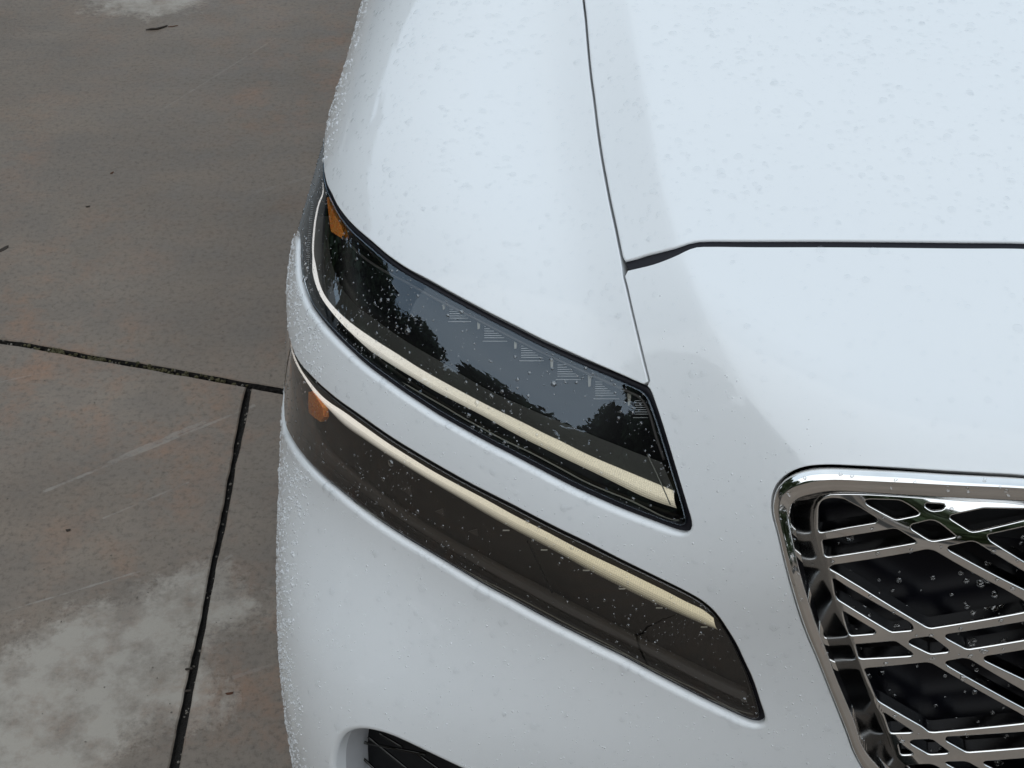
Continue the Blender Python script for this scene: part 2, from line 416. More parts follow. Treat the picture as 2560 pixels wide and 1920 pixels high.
def fill(loops, margin=.0045, hold=None):
    """triangulate the region bounded by 3D loops on the surface; returns V(3D on surface), tris, loop index ranges"""
    L2 = [chart(l) for l in loops]; allp = np.vstack(loops)
    ins = inside(IQ, L2); q = IQ[ins]; p3 = I3[ins]
    keep = np.ones(len(q), bool)
    for s in range(0, len(q), 2000):
        keep[s:s+2000] = np.linalg.norm(p3[s:s+2000, None]-allp[None], axis=-1).min(1) > margin
    q = q[keep]; p3 = p3[keep]
    V2 = np.vstack(L2+[q]); V3 = np.vstack(loops+[p3])
    edges = []; rngs = []; b = 0
    for l in loops:
        k = len(l); edges += [(b+i, b+(i+1) % k) for i in range(k)]; rngs.append((b, b+k)); b += k
    o_v, o_e, o_f, ov, oe, of = delaunay_2d_cdt([Vector(v) for v in V2.tolist()], edges, [], 0, 1e-9)
    idx = np.array([(x[0] if len(x) else -1) for x in ov])
    if (idx < 0).any():      # crossing edges made new points
        extra = np.array([list(o_v[i]) for i in np.where(idx < 0)[0]]); e3 = unchart(extra)
        idx[idx < 0] = len(V3)+np.arange(len(extra)); V3 = np.vstack([V3, e3]); V2 = np.vstack([V2, extra])
    T = idx[np.array([list(f) for f in o_f])]
    cen = V2[T].mean(1); T = T[inside(cen, L2)]
    T = T[(T[:, 0] != T[:, 1]) & (T[:, 1] != T[:, 2]) & (T[:, 0] != T[:, 2])]
    a = V2[T]; ar = (a[:, 1, 0]-a[:, 0, 0])*(a[:, 2, 1]-a[:, 0, 1])-(a[:, 1, 1]-a[:, 0, 1])*(a[:, 2, 0]-a[:, 0, 0])
    T[ar < 0] = T[ar < 0][:, ::-1]
    return V3, T, rngs
SPOTS = []      # surfaces that carry water drops: (V, T, kind)
def edge_strip(V, Nn, Fc, base, Lp, r, flange, lev, segs=5):
    """rolled edge: from the sheet's rim round the corner and back into the gap"""
    T, n, G = frames(Lp); k = len(Lp); r = np.broadcast_to(r, (k,)).reshape(-1, 1)
    P0 = Lp-n*lev; prev = base+np.arange(k); nv = len(V)
    for s in range(1, segs+2):
        if s <= segs: th = s/segs*math.pi/2; q = P0+G*r*math.sin(th)-n*r*(1-math.cos(th)); nn = G*math.sin(th)+n*math.cos(th)
        else: q = P0+G*r-n*(r+flange); nn = G
        cur = len(V)+np.arange(k); V = np.vstack([V, q]); Nn = np.vstack([Nn, nn])
        a = prev; b_ = np.roll(prev, -1); c = np.roll(cur, -1); d = cur
        Fc += np.stack([a, d, c, b_], -1).tolist(); prev = cur
    return V, Nn, Fc
def panel(name, material, loops, parent, lev=0., r=.002, lip=0., flange=.014, drops=None, kind=None):
    """sheet of body work between closed 3D loops (first is the outer one) that are its visible edges"""
    ins = []; rr = []
    for i, l in enumerate(loops):
        l = orient(l, i == 0); T, n, G = frames(l)
        ri = r+lip*sstep(G[:, 2], .25, .75)*(i > 0)
        rr.append(ri); ins.append(inset(l, ri))
    V, T, rg = fill(ins)
    n = grad(V); Vn = V-n*lev; Nn = n; Fc = T.tolist()
    if drops is not None: SPOTS.append((Vn.copy(), T.copy(), n.copy(), drops))
    for l, ri, (a, b) in zip(ins, rr, rg): Vn, Nn, Fc = edge_strip(Vn, Nn, Fc, a, l, ri, flange, lev)
    return mesh_obj(name, Vn, Fc, material, parent, normals=Nn)
def strip(name, material, A, B, parent, dA, dB, bulge=0., rows=6, thick=.0, closed=False, uvs=True):
    """ribbon between two 3D polylines (on the body surface), sunk dA..dB below it, bulging outwards"""
    k = max(len(A), len(B)); 
    if not closed: A = resample(A, k); B = resample(B, k)
    V = []; U = []; s = np.r_[0, np.cumsum(np.linalg.norm(np.diff((A+B)/2, axis=0), axis=1))]
    n = grad((A+B)/2)
    for j in range(rows+1):
        f = j/rows; q = A*(1-f)+B*f; d = dA*(1-f)+dB*f-bulge*math.sin(math.pi*f)
        V.append(push(q, 0, 2)-n*d); U.append(np.stack([s, np.full(k, f)], -1))
    if thick:
        V.append(V[-1]-n*thick); U.append(U[-1])
        V.insert(0, V[0]-n*thick); U.insert(0, U[0])
    m_ = len(V); V = np.vstack(V); U = np.vstack(U); Fc = []
    for j in range(m_-1):
        a = j*k+np.arange(k if closed else k-1); b = j*k+(np.arange(k if closed else k-1)+1) % k
        Fc += np.stack([a, a+k, b+k, b], -1).tolist()
    return mesh_obj(name, V, Fc, material, parent, uv=U)
def tube(name, material, P, rad, parent, segs=6, closed=False):
    P = np.asarray(P, float); k = len(P)
    T = (np.roll(P, -1, 0)-np.roll(P, 1, 0)) if closed else np.gradient(P, axis=0)
    T /= np.linalg.norm(T, axis=1, keepdims=True)+1e-12
    up = np.array([0, 0, 1.]) if abs(T[:, 2]).mean() < .8 else np.array([1., 0, 0])
    a = np.cross(T, up); a /= np.linalg.norm(a, axis=1, keepdims=True)+1e-9; b = np.cross(T, a)
    rad = np.broadcast_to(rad, (k,)).reshape(-1, 1)
    V = np.vstack([P+(a*math.cos(t)+b*math.sin(t))*rad for t in np.arange(segs)*2*math.pi/segs])
    Fc = []; kk = k if closed else k-1
    for j in range(segs):
        i = np.arange(kk); i2 = (i+1) % k; j2 = (j+1) % segs
        Fc += np.stack([j*k+i, j*k+i2, j2*k+i2, j2*k+i], -1).tolist()
    if not closed: Fc += [[j*k for j in range(segs)][::-1], [j*k+k-1 for j in range(segs)]]
    if name is None: return V, Fc
    return mesh_obj(name, V, Fc, material, parent)

# ---------------------------------------------------------------- outlines read off the photograph (2560 x 1920)
UP_TOP = [(825,221),(816,290),(811,345),(809,390),(811,434),(817,460),(829,484),(841,509),(855,530),(872,551),(892,571),(914,590),(940,612),(968,636),(1016,669),(1074,700),(1132,732),(1190,763),(1236,787),(1290,814),(1351,845),(1420,877),(1496,911),(1560,939),(1600,957),(1617,964)]
UP_RIGHT = [(1626,975),(1637,1004),(1650,1042),(1666,1093),(1681,1143),(1697,1196),(1712,1246),(1721,1278),(1727,1303),(1727,1319),(1720,1330),(1707,1334)]
UP_BOT = [(1690,1331),(1647,1315),(1596,1295),(1544,1274),(1490,1250),(1440,1227),(1390,1202),(1337,1174),(1270,1139),(1219,1113),(1180,1092),(1132,1065),(1090,1041),(1045,1012),(1000,982),(958,952),(925,928),(895,904),(866,877),(838,850),(814,825),(790,796),(770,768),(757,740),(749,715),(743,686),(741,640),(741,600)]
UP_TAIL = [('s',.45,.778),('s',.54,.790),('s',.64,.814),('s',.72,.848),('s',.755,.876),('s',.745,.888),('s',.69,.893),('s',.62,.888)]
LO_TOP = [(717,796),(719,822),(724,848),(731,872),(742,897),(755,916),(772,935),(795,958),(820,980),(850,1004),(890,1032),(929,1060),(965,1085),(1002,1109),(1074,1152),(1130,1184),(1181,1212),(1230,1237),(1280,1262),(1337,1292),(1400,1324),(1475,1360),(1545,1396),(1612,1429),(1665,1455),(1715,1480),(1750,1500),(1780,1524),(1800,1548),(1820,1578),(1839,1609),(1861,1655),(1880,1696),(1892,1730),(1902,1762),(1910,1790),(1911,1805),(1904,1814),(1890,1815)]
LO_BOT = [(1872,1811),(1831,1793),(1780,1769),(1729,1744),(1690,1724),(1647,1702),(1600,1677),(1550,1650),(1500,1626),(1458,1605),(1400,1576),(1337,1543),(1270,1506),(1210,1474),(1152,1440),(1080,1396),(1030,1366),(985,1338),(940,1308),(900,1279),(868,1254),(840,1231),(812,1208),(785,1184),(762,1160),(744,1138),(730,1118),(720,1100),(712,1085),(707,1069)]
LO_TAIL = [('s',.30,.652),('s',.36,.664),('s',.42,.688),('s',.47,.724),('s',.482,.757),('s',.46,.765),('s',.40,.768)]
GR_OUT_PX = [(1930,1292),(1927,1270),(1928,1248),(1932,1228),(1941,1210),(1955,1194),(1972,1182),(1993,1172),(2018,1165),(2045,1162),(2080,1161),(2130,1163),(2176,1165),(2270,1170),(2366,1176),(2460,1181),(2560,1187),(2700,1197),(2900,1215),(3200,1250)]
GR_OUT_L = [(2142,1901),(2113,1829),(2081,1749),(2056,1686),(2037,1639),(2018,1596),(1999,1545),(1981,1487),(1964,1426),(1952,1378),(1942,1335)]
SH_PX = [(1458,0),(1463,43),(1469,115),(1476,187),(1484,247),(1493,322),(1503,390),(1514,451),(1526,513),(1537,563),(1546,608),(1554,648),(1559,680)]   # hood-to-fender joint
SH_PX2 = [(1565,713),(1576,762),(1591,826),(1605,885),(1620,945),(1625,966)]
HD_UP = [(1562,652),(1590,645),(1617,636),(1650,628),(1690,617),(1715,608),(1738,602),(1769,600),(1830,600),(1900,600),(2050,600),(2200,601),(2400,603),(2560,605)]
HD_LO = [(1569,676),(1595,670),(1628,662),(1660,651),(1700,634),(1722,623),(1743,617),(1775,616),(1900,617),(2050,617),(2200,618),(2400,620),(2560,621)]
IN_OPEN = [(842,1990),(835,1955),(833,1915),(836,1885),(845,1858),(861,1838),(885,1828),(915,1827),(950,1834),(985,1846),(1020,1862),(1055,1879),(1095,1898),(1135,1917),(1185,1940),(1240,1968)]

car = empty('parked_car', (0, 1.0, 0))
tag(car, 'white car with rain beaded on its paint, its front corner parked on the grey concrete', 'car')
P_ = MATS['white_paint']

# hood
Lsh = to3(SH_PX)
# run on backwards to the windscreen
x0 = Lsh[0]; dsh = Lsh[0]-Lsh[3]; dsh /= dsh[1]
back = [('t', float(x0[0]+dsh[0]*dy*.75), float(x0[1]+dy)) for dy in (.12, .3, .5, .72)]
yb = float(x0[1]+.72)
hood_front = to3(HD_UP); e3 = hood_front[-1]
def toward_mid(p, drop):
    xs = np.linspace(p[0], 0, 5)[1:]
    return [('t', float(x), float(p[1]-drop*(1-(x/p[0])**2))) for x in xs]
hf = np.vstack([hood_front, to3(toward_mid(e3, .022))])
G2 = .0010
shl = cr(np.vstack([to3(back)[::-1], Lsh]), step=.006)     # joint centre line, back to front
def shift(Pl, d):
    T = np.gradient(Pl, axis=0); T /= np.linalg.norm(T, axis=1, keepdims=True); n = grad(Pl); return push(Pl+np.cross(T, n)*np.asarray(d).reshape(-1, 1)*np.ones((len(Pl), 1)), 0, 2)
shl_h = shift(shl, -G2); shl_f = shift(shl, G2)
if np.abs(shl_h[0, 0]) > np.abs(shl_f[0, 0]): shl_h, shl_f = shl_f, shl_h
# pick a clean corner where the hood's side meets its front edge
def cut_after(Pl, ymin): return Pl[Pl[:, 1] > ymin]
hoodside = cut_after(shl_h, hood_front[0, 1]+.004)
hfs = cr(hf, step=.006)
half = np.vstack([hoodside, hfs])                           # back-right corner ... front middle (x=0)
rear = np.array([top_pt(x, yb+.03*(1-(x/half[0, 0])**2)) for x in np.linspace(0, half[0, 0], 40)[:-1]])
midl = np.array([top_pt(0., y) for y in np.linspace(hf[-1, 1], rear[0, 1], 60)[1:-1]])
hoodloop = np.vstack([half, midl, rear])
def mirrored(o):
    """the left half of a symmetrical part: same mesh data, flipped about the car's centre plane"""
    V = np.zeros(len(o.data.vertices)*3); o.data.vertices.foreach_get('co', V); return V.reshape(-1, 3)
def panel_sym(name, material, loop, cutfrom, parent, drops=None):
    """half sheet whose x=0 side is open, doubled into one mesh"""
    l = orient(loop, True); T, n, G = frames(l); mid = np.abs(l[:, 0]) < 2e-3
    r = np.where(mid, 0., .002); ins = inset(l, r); ins[mid, 0] = 0
    V, Tt, rg = fill([ins]); V[np.abs(V[:, 0]) < 1e-4, 0] = 0
    nn = grad(V); 
    if drops is not None: SPOTS.append((V.copy(), Tt.copy(), nn.copy(), drops))
    Fc = Tt.tolist(); Vn, Nn, Fc2 = edge_strip(V, nn, [], rg[0][0], ins, .002, .014, 0)
    k = len(l); keep = []
    for fi, f in enumerate(Fc2):
        i = fi % k
        if not (mid[i] and mid[(i+1) % k]): keep.append(f)
    Fc += keep; nV = len(Vn); Vm = Vn*np.array([-1, 1, 1]); Nm = Nn*np.array([-1, 1, 1])
    Fc += [[i+nV for i in f[::-1]] for f in Fc]
    return mesh_obj(name, np.vstack([Vn, Vm]), Fc, material, parent, normals=np.vstack([Nn, Nm]))
hood = panel_sym('hood', P_, hoodloop, None, car, drops='hood')

# lamp openings
up_loop = cr(np.vstack([to3(UP_TOP), to3(UP_RIGHT), to3(UP_BOT), to3(UP_TAIL)]), closed=True)
lo_loop = cr(np.vstack([to3(LO_TOP), to3(LO_BOT), to3(LO_TAIL)]), closed=True)

# fender: right of the lamp's upper edge, up to the hood joint, back to the door, round the wheel arch
j2 = cr(np.vstack([shl_f[-1:], to3(SH_PX2)]), step=.005)
j2f = shift(j2, .0009); j2b = shift(j2, -.0009)
if np.abs(j2f[3, 0]) < np.abs(j2b[3, 0]): j2f, j2b = j2b, j2f
iu = np.argmin(np.linalg.norm(up_loop-to3([UP_TOP[-1]])[0], axis=1))
# walk the opening from its inner corner outwards along the upper edge to the tail tip
tipi = np.argmax(up_loop[:, 1])
seq = []; i = iu; n_ = len(up_loop)
stepdir = 1 if (np.roll(up_loop, -20, 0)[iu][0] < up_loop[iu][0]) else -1
while i != tipi: seq.append(i); i = (i+stepdir) % n_
upper_edge = up_loop[seq+[tipi]]
WC = (.92, .385); WR = .44
def arch(a0, a1, k): return [('s', WC[0]+WR*math.cos(a), WC[1]+WR*math.sin(a)) for a in np.linspace(a0, a1, k)]
a_f = R(148)    # where the bumper's top seam meets the arch
af = arch(a_f, R(8), 26)
tip = up_loop[tipi]
fl = [tip]+list(to3([('s', .72, .815), ('s', .64, .77)]))+list(to3(af))+list(to3([('s', 1.40, .42), ('s', 1.42, .6), ('s', 1.43, .8), ('s', 1.44, .95)]))
top_back = cr(np.vstack([to3([('s', 1.44, .95)]), [top_pt(-.86, 1.40)], shl_f[:1]]), step=.02)
fender_loop = np.vstack([cr(np.array(fl), step=.012), top_back[1:-1], shl_f[:-1], j2f[1:-1], upper_edge[1:-1]])
fender = panel('fender', P_, [fender_loop], car, r=.0011, drops='fender')

# front bumper cover: everything below, with openings for the lower lamp, the grille and the intake
gl_px = to3(GR_OUT_L)
low = [('f', -.30, .40), ('f', -.24, .345), ('f', -.15, .305), ('f', -.06, .29)]
gmid_top = to3([('f', -.28, float(to3([(3200, 1250)])[0][2]))])
gro = to3(GR_OUT_PX[:17]); gt = gro[-1]
zc = float(gt[2]); xs_ = np.linspace(gt[0], 0, 7)[1:]
gtop = np.array([front_pt(float(x), zc-.004*(1-(x/gt[0])**2)) for x in xs_])
gleft = np.vstack([to3([('f', 0., .285)]+low[::-1]), gl_px])
gr_half = np.vstack([cr(np.vstack([gleft, gro, gtop]), step=.005)])      # bottom middle, up the side, over the corner, to the top middle
int_loop = cr(np.vstack([to3(IN_OPEN), to3([('f', -.70, .44), ('f', -.68, .40), ('f', -.70, .36), ('f', -.78, .34), ('f', -.86, .36), ('f', -.885, .40)])]), closed=True)
bump_top = cr(np.vstack([to3(HD_LO), to3(toward_mid(to3(HD_LO)[-1], .022))]), step=.006)
rest = [i for i in range(n_)]
# outer boundary: middle top -> along the hood edge -> down the joint -> round the lamp opening's inner and lower edge -> tail -> side -> arch -> bottom
seq2 = []; i = iu
while i != tipi: seq2.append(i); i = (i-stepdir) % n_
lower_edge = up_loop[seq2+[tipi]]
bl = list(to3([('s', .72, .811), ('s', .64, .766)]))+list(to3(arch(R(150), R(184), 8)))+list(to3([('s', .44, .26), ('s', .30, .23)]))
bot = to3([('f', -.93, .20), ('f', -.80, .19), ('f', -.6, .185), ('f', -.3, .18), ('f', 0., .18)])
bpoly = cr(np.vstack([lower_edge[-1:], bl, bot]), step=.012)
j2s = j2b[1:-1]
bm = np.vstack([bump_top[::-1], j2s, lower_edge[:-1], bpoly])   # from the middle (x=0) outwards
gm = gr_half                                                       # returns from the bottom middle up to the top middle
bm[np.abs(bm[:, 0]) < 1e-3, 0] = 0; gm[np.abs(gm[:, 0]) < 1e-3, 0] = 0
midb = np.array([front_pt(0., z) for z in np.linspace(bm[-1, 2], gm[0, 2], 8)[1:-1]])
mt = np.array([top_pt(0., y) if True else None for y in np.linspace(gm[-1, 1]+.01, bm[0, 1], 14)[1:-1]])
bump_loop = np.vstack([bm, midb, gm, mt])
def bumper_panel():
    outer = orient(bump_loop, True); holes = [orient(lo_loop, False), orient(int_loop, False)]
    ins = []; rr = []
    T, n, G = frames(outer); mid = np.abs(outer[:, 0]) < 2e-3
    r = .0011+.0045*sstep(G[:, 2], .25, .75)*((outer[:, 2] < .93) & (outer[:, 0] < -.58) & (outer[:, 1] < .6))
    r = np.convolve(np.pad(r, 6, mode='wrap'), np.ones(13)/13, 'valid')
    r[mid] = 0; i0 = inset(outer, r); i0[mid, 0] = 0; ins.append(i0); rr.append(np.maximum(r, .0011))
    for h in holes:
        T, n, G = frames(h); ri = .0018+.0045*sstep(G[:, 2], .25, .75); 
        if h is holes[1]: ri = np.full(len(h), .006)
        ri = np.convolve(np.pad(ri, 6, mode='wrap'), np.ones(13)/13, 'valid'); ins.append(inset(h, ri)); rr.append(ri)
    V, Tt, rg = fill(ins); nn = grad(V); SPOTS.append((V.copy(), Tt.copy(), nn.copy(), 'bumper'))
    Fc = Tt.tolist(); Vn, Nn = V, nn
    for q, (l, ri, (a, b)) in enumerate(zip(ins, rr, rg)):
        Vn, Nn, F2 = edge_strip(Vn, Nn, [], a, l, ri, .03 if q == 2 else .014, 0, segs=7); k = len(l)
        if q == 0: F2 = [f for fi, f in enumerate(F2) if not (mid[fi % k] and mid[(fi+1) % k])]
        Fc += F2
    nV = len(Vn); Fc += [[i+nV for i in f[::-1]] for f in Fc]
    return mesh_obj('front_bumper', np.vstack([Vn, Vn*np.array([-1, 1, 1])]), Fc, P_, car, normals=np.vstack([Nn, Nn*np.array([-1, 1, 1])]))
bumper = bumper_panel()

# black rubber that fills the hood's front gap
hu = cr(np.vstack([to3(HD_UP), to3(toward_mid(to3(HD_UP)[-1], .022))]), step=.01); hl = cr(np.vstack([to3(HD_LO), to3(toward_mid(to3(HD_LO)[-1], .022))]), step=.01)
k = max(len(hu), len(hl)); hu = resample(hu, k); hl = resample(hl, k); n_ = grad((hu+hl)/2); w_ = hl-hu
Vs = [hu-w_*.35-n_*.006, hu+w_*.02-n_*.0022, hu+w_*.5-n_*.0036, hl-w_*.02-n_*.0026, hl+w_*.35-n_*.006]; Fc = []
for j in range(4):
    a = j*k+np.arange(k-1); Fc += np.stack([a, a+k, a+k+1, a+1], -1).tolist()
V = np.vstack(Vs); Vm = V*np.array([-1, 1, 1]); Fc += [[i+len(V) for i in f[::-1]] for f in Fc]
mesh_obj('hood_seal', np.vstack([V, Vm]), Fc, MATS['black_rubber'], car)

# ---------------------------------------------------------------- headlamps
def lamp(loop, name, lens_mat, house_mat, seal_w, depth=.036, drops='lens'):
    o_ = orient(loop, True)
    T, n, G = frames(o_)
    lens_l = inset(o_, seal_w); lens_l = push(np.stack([np.convolve(np.pad(lens_l[:, j], 3, mode='wrap'), np.ones(7)/7, 'valid') for j in range(3)], -1))
    V, Tt, rg = fill([lens_l]); nn = grad(V)
    back = V-nn*depth; k = len(lens_l); n0 = nn[rg[0][0]:rg[0][1]]
    wall = [lens_l-n0*d for d in (.006, .014, depth)]
    Vh = np.vstack([back]+wall); Fc = Tt.tolist(); b = len(back); Gl = frames(lens_l)[2]; Nh = np.vstack([nn]+[-Gl]*3)
    for j in range(2):
        a = b+j*k+np.arange(k); c = b+j*k+np.roll(np.arange(k), -1); Fc += np.stack([a, c, c+k, a+k], -1).tolist()
    h = mesh_obj(name, Vh, Fc, MATS[house_mat], car, normals=Nh)
    # rubber seal ring between body edge and lens
    edge = inset(o_, -.004)
    VV = np.vstack([edge-grad(edge)*.012, (edge*.55+lens_l*.45)-n0*.0062, lens_l-n0*.0055, lens_l-n0*.012]); Fs = []
    for j in range(3):
        a = j*k+np.arange(k); c = j*k+np.roll(np.arange(k), -1); Fs += np.stack([a, c, c+k, a+k], -1).tolist()
    mesh_obj('rubber_seal', VV, Fs, MATS['black_rubber'], h)
    # lens sheet with a rounded rim
    Vn = V-nn*.0025; Nn = nn; Fl = Tt.tolist()
    SPOTS.append((Vn.copy(), Tt.copy(), nn.copy(), drops))
    Vn, Nn, Fl = edge_strip(Vn, Nn, Fl, rg[0][0], lens_l, .0015, .002, .0025)
    mesh_obj('lens', Vn, Fl, MATS[lens_mat], h, normals=Nn)
    # moulded step behind the lens rim
    in2 = inset(lens_l, .0045); strip('lens_rim', MATS['housing_black'], np.vstack([lens_l, lens_l[:1]]), np.vstack([in2, in2[:1]]), h, .0065, .012, bulge=.001, rows=4)
    return h, lens_l
up, up_lens = lamp(up_loop, 'headlight', 'clear_lens', 'housing_black', .0066)
lo, lo_lens = lamp(lo_loop, 'headlight', 'smoked_lens', 'housing_brown', .0056, drops='lens_low')
up['label'] = 'upper headlight with black glossy interior'; lo['label'] = 'lower headlight with smoky brown interior'

def px3(pts, lev, step=.004): return cr(to3(pts, lev), step=step)
def band(name, m_, A, B, parent, dA, dB, bulge=0., rows=6, thick=0., extA=None, extB=None):
    """ribbon whose two edges are px polylines, each lying at its own depth under the lens"""
    PA = to3(A, dA); PB = to3(B, dB)
    if extA is not None: PA = np.vstack([PA, to3(extA, dA)]); PB = np.vstack([PB, to3(extB, dB)])
    PA = cr(PA); PB = cr(PB); k = max(len(PA), len(PB)); PA = resample(PA, k); PB = resample(PB, k)
    if name == 'light_bar':      # constant, tapering width where it runs round the flank
        w_ = PB-PA; d_ = np.linalg.norm(w_, axis=1, keepdims=True); lim = np.interp(np.linspace(0, 1, k), [0, .05, .16, .3], [.002, .005, .014, .05])[:, None]
        PB = PA+w_*np.minimum(1, lim/(d_+1e-9))
    n = grad((PA+PB)/2); V = []; U = []; bulge = np.minimum(bulge, .2*np.linalg.norm(PA-PB, axis=1, keepdims=True)); s = np.r_[0, np.cumsum(np.linalg.norm(np.diff((PA+PB)/2, axis=0), axis=1))]
    if thick: V.append(PA-n*thick); U.append(np.stack([s, s*0], -1))
    for j in range(rows+1):
        f = j/rows; V.append(PA*(1-f)+PB*f+n*bulge*math.sin(math.pi*f)); U.append(np.stack([s, s*0+f], -1))
    if thick: V.append(PB-n*thick); U.append(np.stack([s, s*0+1], -1))
    m2 = len(V); V = np.vstack(V); U = np.vstack(U); Fc = []
    for j in range(m2-1):
        a = j*k+np.arange(k-1); Fc += np.stack([a, a+k, a+k+1, a+1], -1).tolist()
    return mesh_obj(name, V, Fc, m_, parent, uv=U)
U_BT = [(808,456),(807,490),(799,509),(791,547),(787,583),(785,610),(785,637),(789,660),(801,714),(818,747),(845,778),(881,810),(935,848),(989,882),(1050,921),(1108,954),(1160,982),(1217,1012),(1270,1038),(1325,1065),(1360,1083),(1403,1103),(1450,1127),(1505,1152),(1541,1167),(1577,1182),(1613,1197),(1649,1212),(1685,1227)]
U_BB = [(805,456),(803,492),(796,510),(789,547),(783,592),(780,619),(778,646),(779,664),(785,710),(797,748),(827,794),(863,831),(917,871),(971,907),(1035,946),(1092,980),(1150,1010),(1217,1045),(1270,1075),(1325,1104),(1360,1121),(1400,1141),(1436,1158),(1480,1179),(1515,1196),(1555,1216),(1600,1238),(1645,1256),(1692,1271)]
ext = [('s', .50, .855), ('s', .60, .872)]
bar = band('light_bar', MATS['light_bar_upper'], U_BT, U_BB, up, .010, .012, bulge=.002, rows=8)
SHELF = [(824,540),(823,572),(822,601),(825,633),(834,673),(854,718),(866,735),(890,763),(935,797),(1007,848),(1060,880),(1100,903),(1145,931),(1200,964),(1253,991),(1300,1012),(1343,1031),(1400,1054),(1450,1075),(1500,1096),(1541,1112),(1580,1128),(1620,1143),(1655,1156)]
U_BT2 = [(790,540)]+[q for q in U_BT if q[1] > 575]
band('bezel_shelf', MATS['housing_grey'], SHELF, U_BT2, up, .024, .011, rows=3)
band('bezel_base', MATS['housing_black'], U_BB, [(742,470),(745,500),(744,560),(744,640),(748,700),(757,745),(772,782),(800,822),(840,862),(890,908),(950,955),(1045,1018),(1132,1068),(1219,1117),(1300,1160),(1380,1199),(1440,1228),(1540,1272),(1640,1314),(1700,1334)], up, .013, .010, rows=3)
LINE_U = [(752,718),(762,742),(772,761),(797,793),(827,823),(862,857),(899,890),(945,920),(989,946),(1050,982),(1108,1015),(1160,1046),(1217,1077),(1270,1105),(1325,1131),(1360,1149),(1410,1176),(1468,1207),(1520,1229),(1577,1252),(1620,1273),(1656,1291),(1678,1299),(1698,1301)]
tube('trim_strip', MATS['trim_line'], px3(LINE_U, .006), .0007, up)
tube('trim_strip', MATS['trim_line'], px3([(x-7, y+11) for x, y in LINE_U[2:14]], .006), .0004, up)
tube('trim_strip', MATS['trim_line'], px3([(1618,1135),(1640,1180),(1660,1225),(1676,1262)][::-1], .008), .0006, up)
tube('trim_strip', MATS['housing_band'], px3([(857,592),(905,640),(958,676),(1016,706),(1090,748),(1190,797),(1290,848),(1380,892),(1470,934),(1560,975),(1600,995),(1620,1025),(1640,1090),(1660,1150)], .0075), .0012, up)
def plate(name, m_, pts, lev, thick, parent, label=None):
    V = to3(pts, lev); k = len(V); n = grad(V); Vb = V-n*thick
    Fc = [list(range(k))]+[[i, i+k, (i+1) % k+k, (i+1) % k] for i in range(k)]
    o = mesh_obj(name, np.vstack([V, Vb]), Fc, m_, parent, smooth=False)
    if label: o['label'] = label
    return o
plate('amber_reflector', MATS['amber_plastic'], [(817,495),(822,540),(826,570),(828,579),(842,588),(855,596),(861,586),(852,562),(838,538),(826,512),(820,492)][::-1], .011, .006, up)
plate('amber_reflector', MATS['amber_plastic'], [(771,980),(781,978),(789,990),(797,1003),(806,1019),(809,1043),(802,1055),(786,1044),(772,1031),(770,1005)][::-1], .011, .006, lo)
# moulded optic marks high up in the upper lamp
def bars(pairs, lev, rad, parent, name, m_):
    Vs = []; Fs = []; b = 0
    for p0, p1 in pairs:
        V, Fc = tube(None, None, to3([p0, ((p0[0]+p1[0])/2, (p0[1]+p1[1])/2), p1], lev), rad, None, segs=4)
        Vs.append(V); Fs += [[i+b for i in f] for f in Fc]; b += len(V)
    o = mesh_obj(name, np.vstack(Vs), Fs, m_, parent); o['kind'] = 'stuff'; return o
for (xa, xb, yb_) in [(1120,1177,804),(1207,1268,853),(1299,1359,902),(1390,1453,949),(1484,1548,997),(1583,1620,1044)]:
    w = xb-xa; prs = [((xa, yb_), (xb, yb_))]
    for q in range(1, 8):
        ex = max(.28, .92-.11*q) if xb-xa > 45 else 1-.05*q
        prs.append(((xa+4, yb_-3-5.6*q), (xa+4+w*ex, yb_-3-5.6*q)))
    bars(prs, .010, .0003, up, 'optic_ribs', MATS['rib_grey'])
    plate('optic_mark', MATS['tick_beige'], [(xa-15, yb_-68), (xa-5, yb_-66), (xa-8, yb_-32), (xa-13, yb_-30)][::-1], .011, .001, up)
# ribbed side reflector at the outer end
prs = []
for q, f in enumerate(np.linspace(0, 1, 40)):
    x = np.interp(f, [0, .35, .6, 1], [781, 774, 768, 757]); y = 508+f*212; w = np.interp(f, [0, .5, .62, .8, 1], [5, 5, 11, 16, 8])
    prs.append(((x-w/2, y), (x+w/2, y)))
bars(prs, .007, .0005, up, 'reflector_ribs', MATS['rib_grey'])

L_BT = [(722,812),(727,855),(737,890),(752,922),(771,950),(797,982),(823,1005),(861,1030),(915,1069),(969,1107),(1024,1142),(1083,1178),(1145,1212),(1217,1250),(1289,1290),(1362,1327),(1420,1358),(1475,1386),(1545,1419),(1612,1452),(1665,1478),(1715,1504),(1757,1524),(1784,1545)]
L_BB = [(719,812),(724,856),(733,892),(747,925),(766,955),(790,988),(822,1024),(861,1063),(915,1101),(969,1137),(1024,1171),(1090,1211),(1145,1243),(1217,1286),(1289,1326),(1362,1364),(1420,1396),(1475,1427),(1545,1463),(1612,1496),(1665,1520),(1715,1542),(1757,1560),(1795,1575)]
band('light_bar', MATS['light_bar_lower'], L_BT, L_BB, lo, .008, .018, bulge=.002, rows=10)
LB1 = [(742,960),(750,1000),(762,1015),(770,1027),(778,1060),(798,1101),(825,1134),(861,1168),(915,1212),(969,1251),(1024,1290),(1072,1321),(1145,1363),(1217,1400),(1289,1439),(1362,1476),(1450,1523),(1540,1570),(1612,1607),(1685,1641),(1757,1677),(1829,1711),(1866,1728)]
